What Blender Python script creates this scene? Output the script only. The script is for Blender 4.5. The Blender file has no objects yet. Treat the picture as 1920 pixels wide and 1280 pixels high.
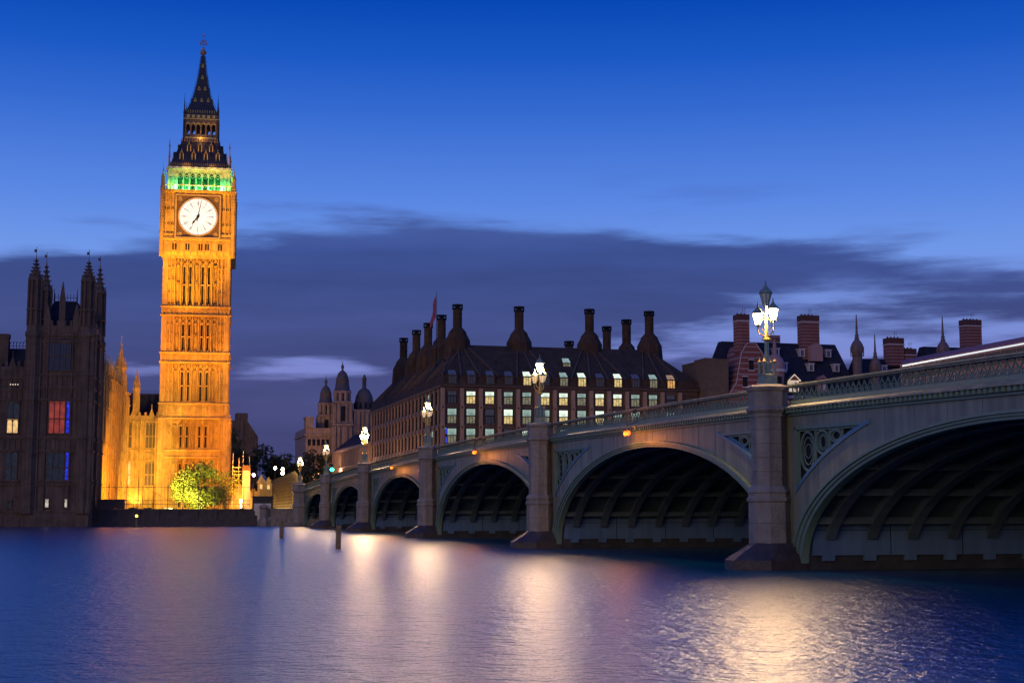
import bpy, bmesh, math, random
from mathutils import Vector, Matrix
R = math.radians
PI = math.pi
random.seed(7)
SC = bpy.context.scene
COL = SC.collection

# ------------------------------------------------------------------ camera
CX, CY, CZ = 242.75, -28.84, 2.62          # bridge frame: +X east along the bridge, +Y north
TH = R(14.6); PITCH = R(6.42)
cam = bpy.data.cameras.new('camera'); camo = bpy.data.objects.new('camera', cam); COL.objects.link(camo)
cam.lens = 52.5; cam.sensor_width = 36; cam.clip_end = 6000; cam.clip_start = 0.5
camo.location = (CX, CY, CZ)
d = Vector((-math.cos(TH)*math.cos(PITCH), math.sin(TH)*math.cos(PITCH), math.sin(PITCH)))
camo.rotation_euler = d.to_track_quat('-Z', 'Y').to_euler()
SC.camera = camo
SC.view_settings.view_transform = 'Standard'; SC.view_settings.look = 'None'
SC.view_settings.exposure = 0; SC.view_settings.gamma = 1; SC.view_settings.use_curve_mapping = False
SC.cycles.max_bounces = 6; SC.cycles.diffuse_bounces = 2; SC.cycles.glossy_bounces = 3
SC.cycles.sample_clamp_indirect = 4.0; SC.cycles.use_denoising = True
SC.cycles.caustics_reflective = False; SC.cycles.caustics_refractive = False

# ------------------------------------------------------------------ world: dusk sky with a long cloud bank
def srgb(r, g, b):
    f = lambda c: (c/255/12.92 if c/255 <= .04045 else ((c/255+.055)/1.055)**2.4)
    return (f(r), f(g), f(b), 1)
W = bpy.data.worlds.new("World"); SC.world = W; W.use_nodes = True
nt = W.node_tree; nt.nodes.clear(); N = nt.nodes; L = nt.links
def mth(op, a, b=None, c=None, clamp=False):
    n = N.new('ShaderNodeMath'); n.operation = op; n.use_clamp = clamp
    for i, v in enumerate((a, b, c)):
        if v is None: continue
        if isinstance(v, (int, float)): n.inputs[i].default_value = v
        else: L.new(v, n.inputs[i])
    return n.outputs[0]
def smooth(x, a, b):
    n = N.new('ShaderNodeMapRange'); n.interpolation_type = 'SMOOTHSTEP'
    L.new(x, n.inputs[0]); n.inputs[1].default_value = a; n.inputs[2].default_value = b
    return n.outputs[0]
def gauss(x, c, w):
    t = mth('DIVIDE', mth('SUBTRACT', x, c), w)
    return mth('POWER', 2.718, mth('MULTIPLY', mth('MULTIPLY', t, t), -1.0))
tc = N.new('ShaderNodeTexCoord'); sx = N.new('ShaderNodeSeparateXYZ'); L.new(tc.outputs['Generated'], sx.inputs[0])
ax, ay, az_ = sx.outputs
el = mth('ARCSINE', az_)
azm = mth('ARCTAN2', ay, mth('MULTIPLY', ax, -1.0))
ramp = N.new('ShaderNodeValToRGB'); rr = ramp.color_ramp
L.new(mth('DIVIDE', el, 0.6), ramp.inputs[0])
stops = [(0.0, (118,112,178)), (.10, (138,134,204)), (.20, (128,150,224)), (.28, (112,152,232)), (.345, (88,134,226)), (.44, (52,106,208)), (.50, (26,88,196)), (.56, (6,72,180)), (.75, (6,82,206)), (1, (8,84,205))]
rr.elements[0].position = 0; rr.elements[0].color = srgb(*stops[0][1]); rr.elements[1].position = 1; rr.elements[1].color = srgb(*stops[-1][1])
for p, c in stops[1:-1]:
    e = rr.elements.new(p); e.color = srgb(*c)
def noise(vx, vy, scale, detail=5, rough=.55, off=0):
    cb = N.new('ShaderNodeCombineXYZ'); L.new(vx, cb.inputs[0]); L.new(vy, cb.inputs[1]); cb.inputs[2].default_value = off
    n = N.new('ShaderNodeTexNoise'); n.inputs['Scale'].default_value = scale; n.inputs['Detail'].default_value = detail; n.inputs['Roughness'].default_value = rough
    L.new(cb.outputs[0], n.inputs['Vector']); return n.outputs[0]
sa = mth('MULTIPLY', azm, 5.0); se = mth('MULTIPLY', el, 34.0)
n1 = noise(sa, se, 1.3, 6, .55, 3.0)
n2 = noise(mth('MULTIPLY', azm, 9.0), mth('MULTIPLY', el, 75.0), 1.0, 5, .55, 9.0)
n3 = noise(mth('MULTIPLY', azm, 3.4), mth('MULTIPLY', el, 24.0), 1.5, 6, .58, 14.0)
dz = mth('SUBTRACT', azm, 0.215)
bound = mth('SUBTRACT', 0.190, mth('MULTIPLY', mth('MULTIPLY', dz, dz), 0.34))
nn = mth('ADD', mth('MULTIPLY', mth('SUBTRACT', n1, .5), .040), mth('MULTIPLY', mth('SUBTRACT', n2, .5), .022))
body = smooth(mth('ADD', mth('SUBTRACT', bound, el), nn), -.007, .008)
# breaks in the bank: low lilac streaks beside the tower, looser cloud to the right
g1 = mth('MULTIPLY', gauss(el, .094, .010), gauss(azm, .120, .065))
g1b = mth('MULTIPLY', gauss(el, .092, .008), gauss(azm, .005, .035))
g2 = mth('MULTIPLY', gauss(el, .128, .026), smooth(azm, .30, .42))
g3 = mth('MULTIPLY', gauss(el, .108, .016), smooth(azm, .27, .34))
brk = mth('ADD', mth('ADD', mth('MULTIPLY', g1, 1.0), mth('MULTIPLY', g1b, .55)), mth('ADD', mth('MULTIPLY', g2, .38), mth('MULTIPLY', g3, .46)))
gap = smooth(mth('ADD', brk, mth('MULTIPLY', mth('SUBTRACT', n3, .5), 2.6)), .30, .80)
gap = mth('MULTIPLY', gap, smooth(brk, .05, .35))
mask = mth('MULTIPLY', body, mth('SUBTRACT', 1.0, mth('MULTIPLY', gap, .85)), clamp=True)
cr = N.new('ShaderNodeValToRGB'); c2 = cr.color_ramp; L.new(mth('DIVIDE', el, .2), cr.inputs[0])
c2.elements[0].position = .0; c2.elements[0].color = srgb(60, 62, 104); c2.elements[1].position = 1; c2.elements[1].color = srgb(70, 94, 160)
e = c2.elements.new(.35); e.color = srgb(72, 76, 126)
e = c2.elements.new(.62); e.color = srgb(66, 78, 134)
e = c2.elements.new(.85); e.color = srgb(60, 80, 144)
var = N.new('ShaderNodeMix'); var.data_type = 'RGBA'; var.blend_type = 'MULTIPLY'; var.inputs[0].default_value = 1
vr = N.new('ShaderNodeMapRange'); L.new(n3, vr.inputs[0]); vr.inputs[1].default_value = .25; vr.inputs[2].default_value = .75; vr.inputs[3].default_value = .84; vr.inputs[4].default_value = 1.2
cv = N.new('ShaderNodeCombineXYZ'); [L.new(vr.outputs[0], cv.inputs[i]) for i in range(3)]
L.new(cr.outputs[0], var.inputs[6]); L.new(cv.outputs[0], var.inputs[7])
mx = N.new('ShaderNodeMix'); mx.data_type = 'RGBA'; L.new(mask, mx.inputs[0]); L.new(ramp.outputs[0], mx.inputs[6]); L.new(var.outputs[2], mx.inputs[7])
# faint wisps above the bank
wis = mth('MULTIPLY', smooth(mth('ADD', n1, mth('MULTIPLY', n2, .3)), .66, .95), gauss(mth('SUBTRACT', el, bound), .012, .02))
mw = N.new('ShaderNodeMix'); mw.data_type = 'RGBA'; L.new(mth('MULTIPLY', wis, .6), mw.inputs[0]); L.new(mx.outputs[2], mw.inputs[6]); mw.inputs[7].default_value = srgb(70, 84, 150)
bg = N.new('ShaderNodeBackground'); bg.inputs[1].default_value = 1.0; L.new(mw.outputs[2], bg.inputs[0])
wo = N.new('ShaderNodeOutputWorld'); L.new(bg.outputs[0], wo.inputs[0])

# one very weak, very soft sun: the last warm glow of the city sky behind the camera
sl = bpy.data.lights.new('sun', 'SUN'); sl.energy = 0.56; sl.angle = R(35); sl.color = (1, .72, .36)
so = bpy.data.objects.new('sun', sl); COL.objects.link(so)
so.rotation_euler = Vector((-.72, .66, -.20)).to_track_quat('-Z', 'Y').to_euler()

# ------------------------------------------------------------------ materials
MATS = {}
def mat(name, col, rough=.8, var=.25, scale=1.0, bump=0, metal=0, streak=0, spec=.3, col2=None, bscale=None):
    if name in MATS: return MATS[name]
    m = bpy.data.materials.new(name); m.use_nodes = True; t = m.node_tree; b = t.nodes['Principled BSDF']
    b.inputs['Roughness'].default_value = rough; b.inputs['Metallic'].default_value = metal
    b.inputs['Specular IOR Level'].default_value = spec
    o = t.nodes.new('ShaderNodeTexCoord')
    n = t.nodes.new('ShaderNodeTexNoise'); n.inputs['Scale'].default_value = scale; n.inputs['Detail'].default_value = 6; n.inputs['Roughness'].default_value = .65
    t.links.new(o.outputs['Object'], n.inputs['Vector'])
    r = t.nodes.new('ShaderNodeValToRGB'); r.color_ramp.elements[0].position = .3; r.color_ramp.elements[1].position = .7
    lo = [c*(1-var) for c in col]; hi = [min(1, c*(1+var)) for c in (col2 or col)]
    r.color_ramp.elements[0].color = (*lo, 1); r.color_ramp.elements[1].color = (*hi, 1)
    t.links.new(n.outputs[0], r.inputs[0]); out = r.outputs[0]
    if streak:
        mp = t.nodes.new('ShaderNodeMapping'); mp.inputs['Scale'].default_value = (2.2, 2.2, .12); t.links.new(o.outputs['Object'], mp.inputs[0])
        n2 = t.nodes.new('ShaderNodeTexNoise'); n2.inputs['Scale'].default_value = 1.0; n2.inputs['Detail'].default_value = 4; t.links.new(mp.outputs[0], n2.inputs['Vector'])
        mr = t.nodes.new('ShaderNodeMapRange'); t.links.new(n2.outputs[0], mr.inputs[0]); mr.inputs[1].default_value = .35; mr.inputs[2].default_value = .65; mr.inputs[3].default_value = 1-streak; mr.inputs[4].default_value = 1
        mm = t.nodes.new('ShaderNodeMix'); mm.data_type = 'RGBA'; mm.blend_type = 'MULTIPLY'; mm.inputs[0].default_value = 1
        t.links.new(out, mm.inputs[6]); t.links.new(mr.outputs[0], mm.inputs[7]); out = mm.outputs[2]
    t.links.new(out, b.inputs['Base Color'])
    if bump:
        nb = t.nodes.new('ShaderNodeTexNoise'); nb.inputs['Scale'].default_value = bscale or scale*4; nb.inputs['Detail'].default_value = 5; t.links.new(o.outputs['Object'], nb.inputs['Vector'])
        bn = t.nodes.new('ShaderNodeBump'); bn.inputs['Strength'].default_value = bump; bn.inputs['Distance'].default_value = .1
        t.links.new(nb.outputs[0], bn.inputs['Height']); t.links.new(bn.outputs[0], b.inputs['Normal'])
    MATS[name] = m; return m
def emis(name, col, st, base=(.02, .02, .02), var=0, scale=1.0, rough=.3):
    if name in MATS: return MATS[name]
    m = bpy.data.materials.new(name); m.use_nodes = True; t = m.node_tree; b = t.nodes['Principled BSDF']
    b.inputs['Base Color'].default_value = (*base, 1); b.inputs['Roughness'].default_value = rough
    b.inputs['Emission Color'].default_value = (*col, 1); b.inputs['Emission Strength'].default_value = st
    if var:
        o = t.nodes.new('ShaderNodeTexCoord'); n = t.nodes.new('ShaderNodeTexNoise'); n.inputs['Scale'].default_value = scale; n.inputs['Detail'].default_value = 3
        t.links.new(o.outputs['Object'], n.inputs['Vector'])
        mr = t.nodes.new('ShaderNodeMapRange'); mr.inputs[1].default_value = .35; mr.inputs[2].default_value = .65; mr.inputs[3].default_value = st*(1-var); mr.inputs[4].default_value = st*(1+var)
        t.links.new(n.outputs[0], mr.inputs[0]); t.links.new(mr.outputs[0], b.inputs['Emission Strength'])
    MATS[name] = m; return m
def banded(name, brick, stone, period, frac):
    m = bpy.data.materials.new(name); m.use_nodes = True; t = m.node_tree; b = t.nodes['Principled BSDF']; b.inputs['Roughness'].default_value = .85
    o = t.nodes.new('ShaderNodeTexCoord'); s = t.nodes.new('ShaderNodeSeparateXYZ'); t.links.new(o.outputs['Object'], s.inputs[0])
    def M(op, a, bb):
        n = t.nodes.new('ShaderNodeMath'); n.operation = op
        for i, v in enumerate((a, bb)):
            if isinstance(v, (int, float)): n.inputs[i].default_value = v
            else: t.links.new(v, n.inputs[i])
        return n.outputs[0]
    f = M('FRACT', M('DIVIDE', s.outputs[2], period), 0); k = M('LESS_THAN', f, frac)
    n = t.nodes.new('ShaderNodeTexNoise'); n.inputs['Scale'].default_value = 1.5; n.inputs['Detail'].default_value = 5; t.links.new(o.outputs['Object'], n.inputs['Vector'])
    r = t.nodes.new('ShaderNodeMapRange'); t.links.new(n.outputs[0], r.inputs[0]); r.inputs[3].default_value = .6; r.inputs[4].default_value = 1.4
    x = t.nodes.new('ShaderNodeMix'); x.data_type = 'RGBA'; t.links.new(k, x.inputs[0]); x.inputs[6].default_value = (*brick, 1); x.inputs[7].default_value = (*stone, 1)
    mm = t.nodes.new('ShaderNodeMix'); mm.data_type = 'RGBA'; mm.blend_type = 'MULTIPLY'; mm.inputs[0].default_value = 1; t.links.new(x.outputs[2], mm.inputs[6]); t.links.new(r.outputs[0], mm.inputs[7])
    t.links.new(mm.outputs[2], b.inputs['Base Color']); return m

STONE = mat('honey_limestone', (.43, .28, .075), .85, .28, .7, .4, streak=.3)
STONE_DK = mat('unlit_dark_limestone', (.135, .088, .056), .9, .3, .6, .5, streak=.35)  # darker copy of the limestone; the missing floodlight is put into its colour
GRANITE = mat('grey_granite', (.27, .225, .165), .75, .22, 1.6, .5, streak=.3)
GRANITE_WET = mat('wet_river_stone', (.055, .04, .03), .5, .4, 1.2, .6)
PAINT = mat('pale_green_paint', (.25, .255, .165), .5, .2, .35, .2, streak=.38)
PAINT_G = mat('sage_green_paint', (.15, .215, .14), .45, .15, .8, .15)
PAINT_B = mat('sky_tinted_green_paint', (.10, .19, .23), .45, .15, .8, .1)  # green paint with the blue reflection of the sky put into its colour
PAINT_D = mat('dark_girder_paint', (.085, .115, .115), .7, .3, .8, .2)  # darker grey-green paint for vaults, ribs, girders and plate joints
CLAD = mat('slate_blue_cladding', (.11, .18, .27), .6, .16, .35, .15, streak=.2)
BLACK = mat('plain_black', (.012, .012, .012), .9)  # plain black for openings, joints and fittings
IRON = mat('cast_iron_roof', (.035, .03, .028), .6, .3, .8, .3)
GOLD = mat('gilding', (.75, .48, .10), .35, .2, 2.0, metal=.6)
SLATE = mat('dark_slate', (.026, .026, .034), .95, .3, .8, .3, spec=.05)
LEAD = mat('lead_roof', (.11, .085, .075), .9, .25, .8, .2, spec=.05)
BRONZE = mat('dark_bronze_roof', (.085, .048, .026), .9, .3, .5, .3, streak=.3, spec=.1)
BRONZE_F = mat('bronze_facade', (.085, .05, .03), .6, .25, .8, .2)
SAND = mat('pink_sandstone', (.30, .185, .115), .8, .15, 1.2, .3)
PORT = mat('portland_stone', (.30, .20, .14), .85, .25, .5, .4, streak=.3)
WOOD = mat('old_timber', (.22, .15, .07), .8, .3, 3, .6)
RUST = mat('scaffold_steel', (.05, .045, .04), .6)
STEEL = mat('bright_scaffold', (.55, .45, .3), .5)
ASPH = mat('asphalt', (.05, .05, .052), .8, .2, 2, .2)
GLASS_DK = mat('dark_glass', (.012, .014, .018), .12, .3, 2, spec=.6)
BARK = mat('bark', (.06, .045, .03), .9, .3, 3, .6)
CREAM = mat('cream_panel', (.62, .54, .38), .6, .1, 1)
DKPANEL = mat('dark_cabin_paint', (.03, .028, .025), .6)
def glowglass(name, col, st, tr=.6):
    m = bpy.data.materials.new(name); m.use_nodes = True; t = m.node_tree; t.nodes.clear()
    o = t.nodes.new('ShaderNodeOutputMaterial'); mx_ = t.nodes.new('ShaderNodeMixShader'); e_ = t.nodes.new('ShaderNodeEmission'); tr_ = t.nodes.new('ShaderNodeBsdfTransparent')
    mx_.inputs[0].default_value = tr; e_.inputs[0].default_value = (*col, 1); e_.inputs[1].default_value = st/(1-tr)
    t.links.new(e_.outputs[0], mx_.inputs[1]); t.links.new(tr_.outputs[0], mx_.inputs[2]); t.links.new(mx_.outputs[0], o.inputs[0]); MATS[name] = m; return m
LAMP_ON = glowglass('lit_lantern_glass', (1.0, .62, .30), 3.0)
LAMP_OLD = emis('lamp_glow', (1.0, .68, .40), 2200, (.6, .6, .5))
LAMP_FAR = glowglass('far_lit_lantern_glass', (1.0, .62, .30), 3.5)
LAMP_OLD2 = emis('lamp_glow_far', (1.0, .68, .40), 700, (.6, .6, .5))
LAMP_OFF = mat('unlit_lamp_glass', (.45, .48, .40), .2, .1, 3, spec=.6)
LAMP_DIM = emis('dim_lamp_glass', (1, .62, .30), .8, (.5, .45, .35))

# ------------------------------------------------------------------ mesh builder
class MB:
    def __init__(s): s.v = []; s.f = []; s.m = []; s.sm = []; s.T = None
    def add(s, vs, fs, mi=0, smooth=False):
        b = len(s.v); T = s.T
        for p in vs:
            if T:
                ox, oy, ux, uy, vx, vy = T; s.v.append((ox+p[0]*ux+p[1]*vx, oy+p[0]*uy+p[1]*vy, p[2]))
            else: s.v.append(tuple(p))
        for f in fs: s.f.append(tuple(i+b for i in f)); s.m.append(mi); s.sm.append(smooth)
    def at(s, ox=0, oy=0, ang=0): s.T = (ox, oy, math.cos(ang), math.sin(ang), -math.sin(ang), math.cos(ang)); return s
    def face(s, ox, oy, u, v): s.T = (ox, oy, u[0], u[1], v[0], v[1]); return s     # local x along u, local y outward along v
    def box(s, x0, x1, y0, y1, z0, z1, mi=0):
        s.add([(x0,y0,z0),(x1,y0,z0),(x1,y1,z0),(x0,y1,z0),(x0,y0,z1),(x1,y0,z1),(x1,y1,z1),(x0,y1,z1)],
              [(0,3,2,1),(4,5,6,7),(0,1,5,4),(1,2,6,5),(2,3,7,6),(3,0,4,7)], mi)
    def frus(s, x0, x1, y0, y1, z0, X0, X1, Y0, Y1, z1, mi=0):
        s.add([(x0,y0,z0),(x1,y0,z0),(x1,y1,z0),(x0,y1,z0),(X0,Y0,z1),(X1,Y0,z1),(X1,Y1,z1),(X0,Y1,z1)],
              [(0,3,2,1),(4,5,6,7),(0,1,5,4),(1,2,6,5),(2,3,7,6),(3,0,4,7)], mi)
    def loft(s, rings, mi=0, cap=True, smooth=False):
        n = len(rings[0]); vs = [p for r in rings for p in r]; fs = []
        for k in range(len(rings)-1):
            for i in range(n): j = (i+1) % n; fs.append((k*n+i, k*n+j, (k+1)*n+j, (k+1)*n+i))
        s.add(vs, fs, mi, smooth)
        if cap:
            s.add(rings[0], [tuple(range(n))[::-1]], mi); s.add(rings[-1], [tuple(range(n))], mi)
    def lathe(s, cx, cy, prof, n=8, rot=0, mi=0, smooth=False):
        s.loft([[(cx+max(r, .002)*math.cos(rot+2*PI*i/n), cy+max(r, .002)*math.sin(rot+2*PI*i/n), z) for i in range(n)] for r, z in prof], mi, True, smooth)
    def oct(s, cx, cy, prof, mi=0, n=8):     # prof uses the apothem
        k = 1/math.cos(PI/n); s.lathe(cx, cy, [(r*k, z) for r, z in prof], n, PI/n, mi)
    def sq(s, cx, cy, prof, mi=0): s.lathe(cx, cy, [(r*math.sqrt(2), z) for r, z in prof], 4, PI/4, mi)
    def bar(s, p, q, w=.1, mi=0, n=4, w2=None):
        p = Vector(p); q = Vector(q); dd = q-p
        if dd.length < 1e-6: return
        dd.normalize(); up = Vector((0,0,1)) if abs(dd.z) < .95 else Vector((1,0,0))
        a = dd.cross(up).normalized(); b = dd.cross(a); w2 = w if w2 is None else w2
        rg = []
        for c, ww in ((p, w), (q, w2)):
            rg.append([tuple(c+(a*math.cos(PI/n+2*PI*i/n)+b*math.sin(PI/n+2*PI*i/n))*ww*.7071) for i in range(n)])
        s.loft(rg, mi)
    def path(s, pts, w=.05, mi=0, n=4):
        for a, b in zip(pts[:-1], pts[1:]): s.bar(a, b, w, mi, n)
    def prism(s, poly, d0, d1, mi=0):    # poly in (x,z), extruded along y
        n = len(poly); s.loft([[(x, d0, z) for x, z in poly], [(x, d1, z) for x, z in poly]], mi)
    def ring(s, cx, y, cz, rx, rz, w, mi=0, n=18, a0=0, a1=2*PI):
        pts = [(cx+rx*math.cos(a0+(a1-a0)*i/n), y, cz+rz*math.sin(a0+(a1-a0)*i/n)) for i in range(n+1)]; s.path(pts, w, mi)
    def mesh(s, name, mats, org=(0,0,0)):
        me = bpy.data.meshes.new(name)
        me.from_pydata([(x-org[0], y-org[1], z-org[2]) for x, y, z in s.v], [], s.f)
        for m in mats: me.materials.append(m)
        me.polygons.foreach_set('material_index', s.m); me.polygons.foreach_set('use_smooth', s.sm)
        bm = bmesh.new(); bm.from_mesh(me); bmesh.ops.recalc_face_normals(bm, faces=bm.faces); bm.to_mesh(me); bm.free()
        me.update(); return me

PHI = R(-(14.6-9.6666))
def pf_world(e, n):      # palace frame (origin under the camera) -> world
    return (CX+e*math.cos(PHI)-n*math.sin(PHI), CY+e*math.sin(PHI)+n*math.cos(PHI))
def tag(o, label, cat, group=None, kind=None):
    if label: o['label'] = label
    if cat: o['category'] = cat
    if group: o['group'] = group
    if kind: o['kind'] = kind
    return o
class Thing:
    def __init__(s, name, label, cat, org, pf=False, group=None):
        o = bpy.data.objects.new(name, None); COL.objects.link(o); o.empty_display_size = .5
        s.org = org
        if pf: x, y = pf_world(org[0], org[1]); o.location = (x, y, org[2]); o.rotation_euler = (0, 0, PHI)
        else: o.location = org
        s.o = tag(o, label, cat, group)
    def part(s, name, mb, mats, parent=None, label=None):
        if not isinstance(mats, (list, tuple)): mats = [mats]
        o = bpy.data.objects.new(name, mb.mesh(name, mats, s.org)); COL.objects.link(o); o.parent = parent or s.o
        if label: o['label'] = label
        return o
    def inst(s, name, me, loc, rz=0, parent=None, label=None):
        o = bpy.data.objects.new(name, me); COL.objects.link(o); o.parent = parent or s.o
        o.location = (loc[0]-s.org[0], loc[1]-s.org[1], loc[2]-s.org[2]); o.rotation_euler = (0, 0, rz)
        if label: o['label'] = label
        return o
def single(name, mb, mats, org, label, cat, group=None, kind=None, pf=False):
    if not isinstance(mats, (list, tuple)): mats = [mats]
    o = bpy.data.objects.new(name, mb.mesh(name, mats, org)); COL.objects.link(o)
    if pf: x, y = pf_world(org[0], org[1]); o.location = (x, y, org[2]); o.rotation_euler = (0, 0, PHI)
    else: o.location = org
    return tag(o, label, cat, group, kind)
def copy_tree(o, parent=None):
    c = o.copy(); COL.objects.link(c)
    if parent: c.parent = parent
    for ch in list(o.children): copy_tree(ch, c)
    return c
def light(name, kind, loc, energy, col, size=.3, target=None, angle=60, blend=.5, parent=None, pf=False):
    l = bpy.data.lights.new(name, kind); l.energy = energy; l.color = col
    if kind == 'SPOT': l.spot_size = R(angle); l.spot_blend = blend
    l.shadow_soft_size = size
    o = bpy.data.objects.new(name, l); COL.objects.link(o)
    if pf:
        x, y = pf_world(loc[0], loc[1]); loc = (x, y, loc[2])
        if target: x, y = pf_world(target[0], target[1]); target = (x, y, target[2])
    if parent:
        o.parent = parent; o.matrix_parent_inverse = Matrix.Translation(parent.location).inverted() if not parent.rotation_euler.z else (Matrix.Translation(parent.location) @ Matrix.Rotation(parent.rotation_euler.z, 4, 'Z')).inverted()
    o.location = loc
    if target: o.rotation_euler = (Vector(target)-Vector(loc)).to_track_quat('-Z', 'Y').to_euler()
    return o

# ------------------------------------------------------------------ setting: river, ground, road
def water_mat():
    m = bpy.data.materials.new('river_water'); m.use_nodes = True; t = m.node_tree; b = t.nodes['Principled BSDF']
    b.inputs['Base Color'].default_value = (.001, .075, .125, 1); b.inputs['Roughness'].default_value = .34; b.inputs['IOR'].default_value = 1.333
    b.inputs['Specular IOR Level'].default_value = 1.0
    o = t.nodes.new('ShaderNodeTexCoord'); prev = None
    for sc, st, ds, det, off, sx_ in ((.12, .3, .7, 3, 0, 1), (.8, .45, .32, 4, 5, 1.0), (2.6, .8, .14, 5, 11, 1.0)):
        mp = t.nodes.new('ShaderNodeMapping'); mp.inputs['Rotation'].default_value = (0, 0, .35); mp.inputs['Location'].default_value = (off, off, 0); mp.inputs['Scale'].default_value = (sx_, 1, 1)
        t.links.new(o.outputs['Object'], mp.inputs[0])
        n = t.nodes.new('ShaderNodeTexNoise'); n.inputs['Scale'].default_value = sc; n.inputs['Detail'].default_value = det; n.inputs['Roughness'].default_value = .6
        t.links.new(mp.outputs[0], n.inputs['Vector'])
        bn = t.nodes.new('ShaderNodeBump'); bn.inputs['Strength'].default_value = st; bn.inputs['Distance'].default_value = ds
        t.links.new(n.outputs[0], bn.inputs['Height'])
        if prev: t.links.new(prev.outputs[0], bn.inputs['Normal'])
        prev = bn
    df = t.nodes.new('ShaderNodeBsdfDiffuse'); df.inputs[0].default_value = (.001, .058, .108, 1)
    gl = t.nodes.new('ShaderNodeBsdfGlossy'); gl.distribution = 'BECKMANN'; gl.inputs['Roughness'].default_value = .32; gl.inputs['Color'].default_value = (1, 1, 1, 1)
    fr_ = t.nodes.new('ShaderNodeFresnel'); fr_.inputs['IOR'].default_value = 1.333
    ml = t.nodes.new('ShaderNodeMath'); ml.operation = 'MULTIPLY'; ml.inputs[1].default_value = .98; t.links.new(fr_.outputs[0], ml.inputs[0])
    ms = t.nodes.new('ShaderNodeMixShader'); t.links.new(ml.outputs[0], ms.inputs[0]); t.links.new(df.outputs[0], ms.inputs[1]); t.links.new(gl.outputs[0], ms.inputs[2])
    for q in (gl, fr_, df): t.links.new(prev.outputs[0], q.inputs['Normal'])
    t.nodes.remove(b); t.links.new(ms.outputs[0], t.nodes['Material Output'].inputs[0])
    return m
mb = MB(); mb.add([(-20,-1500,0),(1500,-1500,0),(1500,1500,0),(-20,1500,0)], [(0,1,2,3)])
single('river', mb, water_mat(), (0,0,0), 'wide rippled river with long coloured reflections of the lamps', 'river', kind='structure')
mb = MB(); mb.box(-3500, -8.5, -2500, 2500, -3, 2.7)
single('ground', mb, mat('park_ground', (.06, .06, .045), .95, .3, .3), (0,0,0), 'low dark ground behind the river wall', 'ground', kind='structure')
mb = MB(); mb.box(-600, -1.6, 1.0, 25.0, 2.705, 5.35)
single('road', mb, ASPH, (0,0,0), 'raised street leading on from the far end of the bridge', 'road', kind='structure')

# ------------------------------------------------------------------ the bridge
PIER = [30.5, 65.2, 103.2, 142.8, 180.8, 215.5]
SPAN = [(0.5, 29.0), (32.0, 63.7), (66.7, 101.7), (104.7, 141.3), (144.3, 179.3), (182.3, 214.0), (217.0, 246.0)]
CROWN = [5.02, 5.64, 6.10, 6.34, 6.15, 5.62, 5.02]
ZS = .3
def par(s): return 8.63-(.00015 if s > 126 else .000119)*(s-126)**2
BW = 26.0
br = Thing('arch_bridge', 'long pale green iron bridge on stone piers, crossing the river to the clock tower', 'bridge', (123, 0, 0))
def ell(c, a, b, s):
    t = (s-c)/a
    return ZS+b*math.sqrt(max(0, 1-t*t)) if abs(t) < 1 else -1.2
def strip(mb, ss, fn0, fn1, y0, y1, mi=0):
    """solid slab between two curves over s, from y0 to y1"""
    vs = []; fs = []; n = 0
    for s in ss:
        a, b = fn0(s), fn1(s); vs += [(s,y0,a),(s,y1,a),(s,y1,b),(s,y0,b)]
    for k in range(len(ss)-1):
        i = k*4
        fs += [(i,i+4,i+5,i+1),(i+1,i+5,i+6,i+2),(i+2,i+6,i+7,i+3),(i+3,i+7,i+4,i)]
    e_ = (len(ss)-1)*4; fs += [(0,1,2,3),(e_,e_+3,e_+2,e_+1)]
    mb.add(vs, fs, mi)
def fan(mb, c, a0, b0, a1, b1, y0, y1, th0=0, th1=PI, n=56, mi=0, z=ZS):
    """curved band between two concentric ellipses"""
    vs = []; fs = []
    for i in range(n+1):
        t = th0+(th1-th0)*i/n; co, si = math.cos(t), math.sin(t)
        vs += [(c+a0*co,y0,z+b0*si),(c+a0*co,y1,z+b0*si),(c+a1*co,y1,z+b1*si),(c+a1*co,y0,z+b1*si)]
    for k in range(n):
        i = k*4; fs += [(i,i+4,i+5,i+1),(i+1,i+5,i+6,i+2),(i+2,i+6,i+7,i+3),(i+3,i+7,i+4,i)]
    e_ = n*4; fs += [(0,1,2,3),(e_,e_+3,e_+2,e_+1)]
    mb.add(vs, fs, mi)
def lin(a, b, n): return [a+(b-a)*i/n for i in range(n+1)]
BRACK = []
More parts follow.
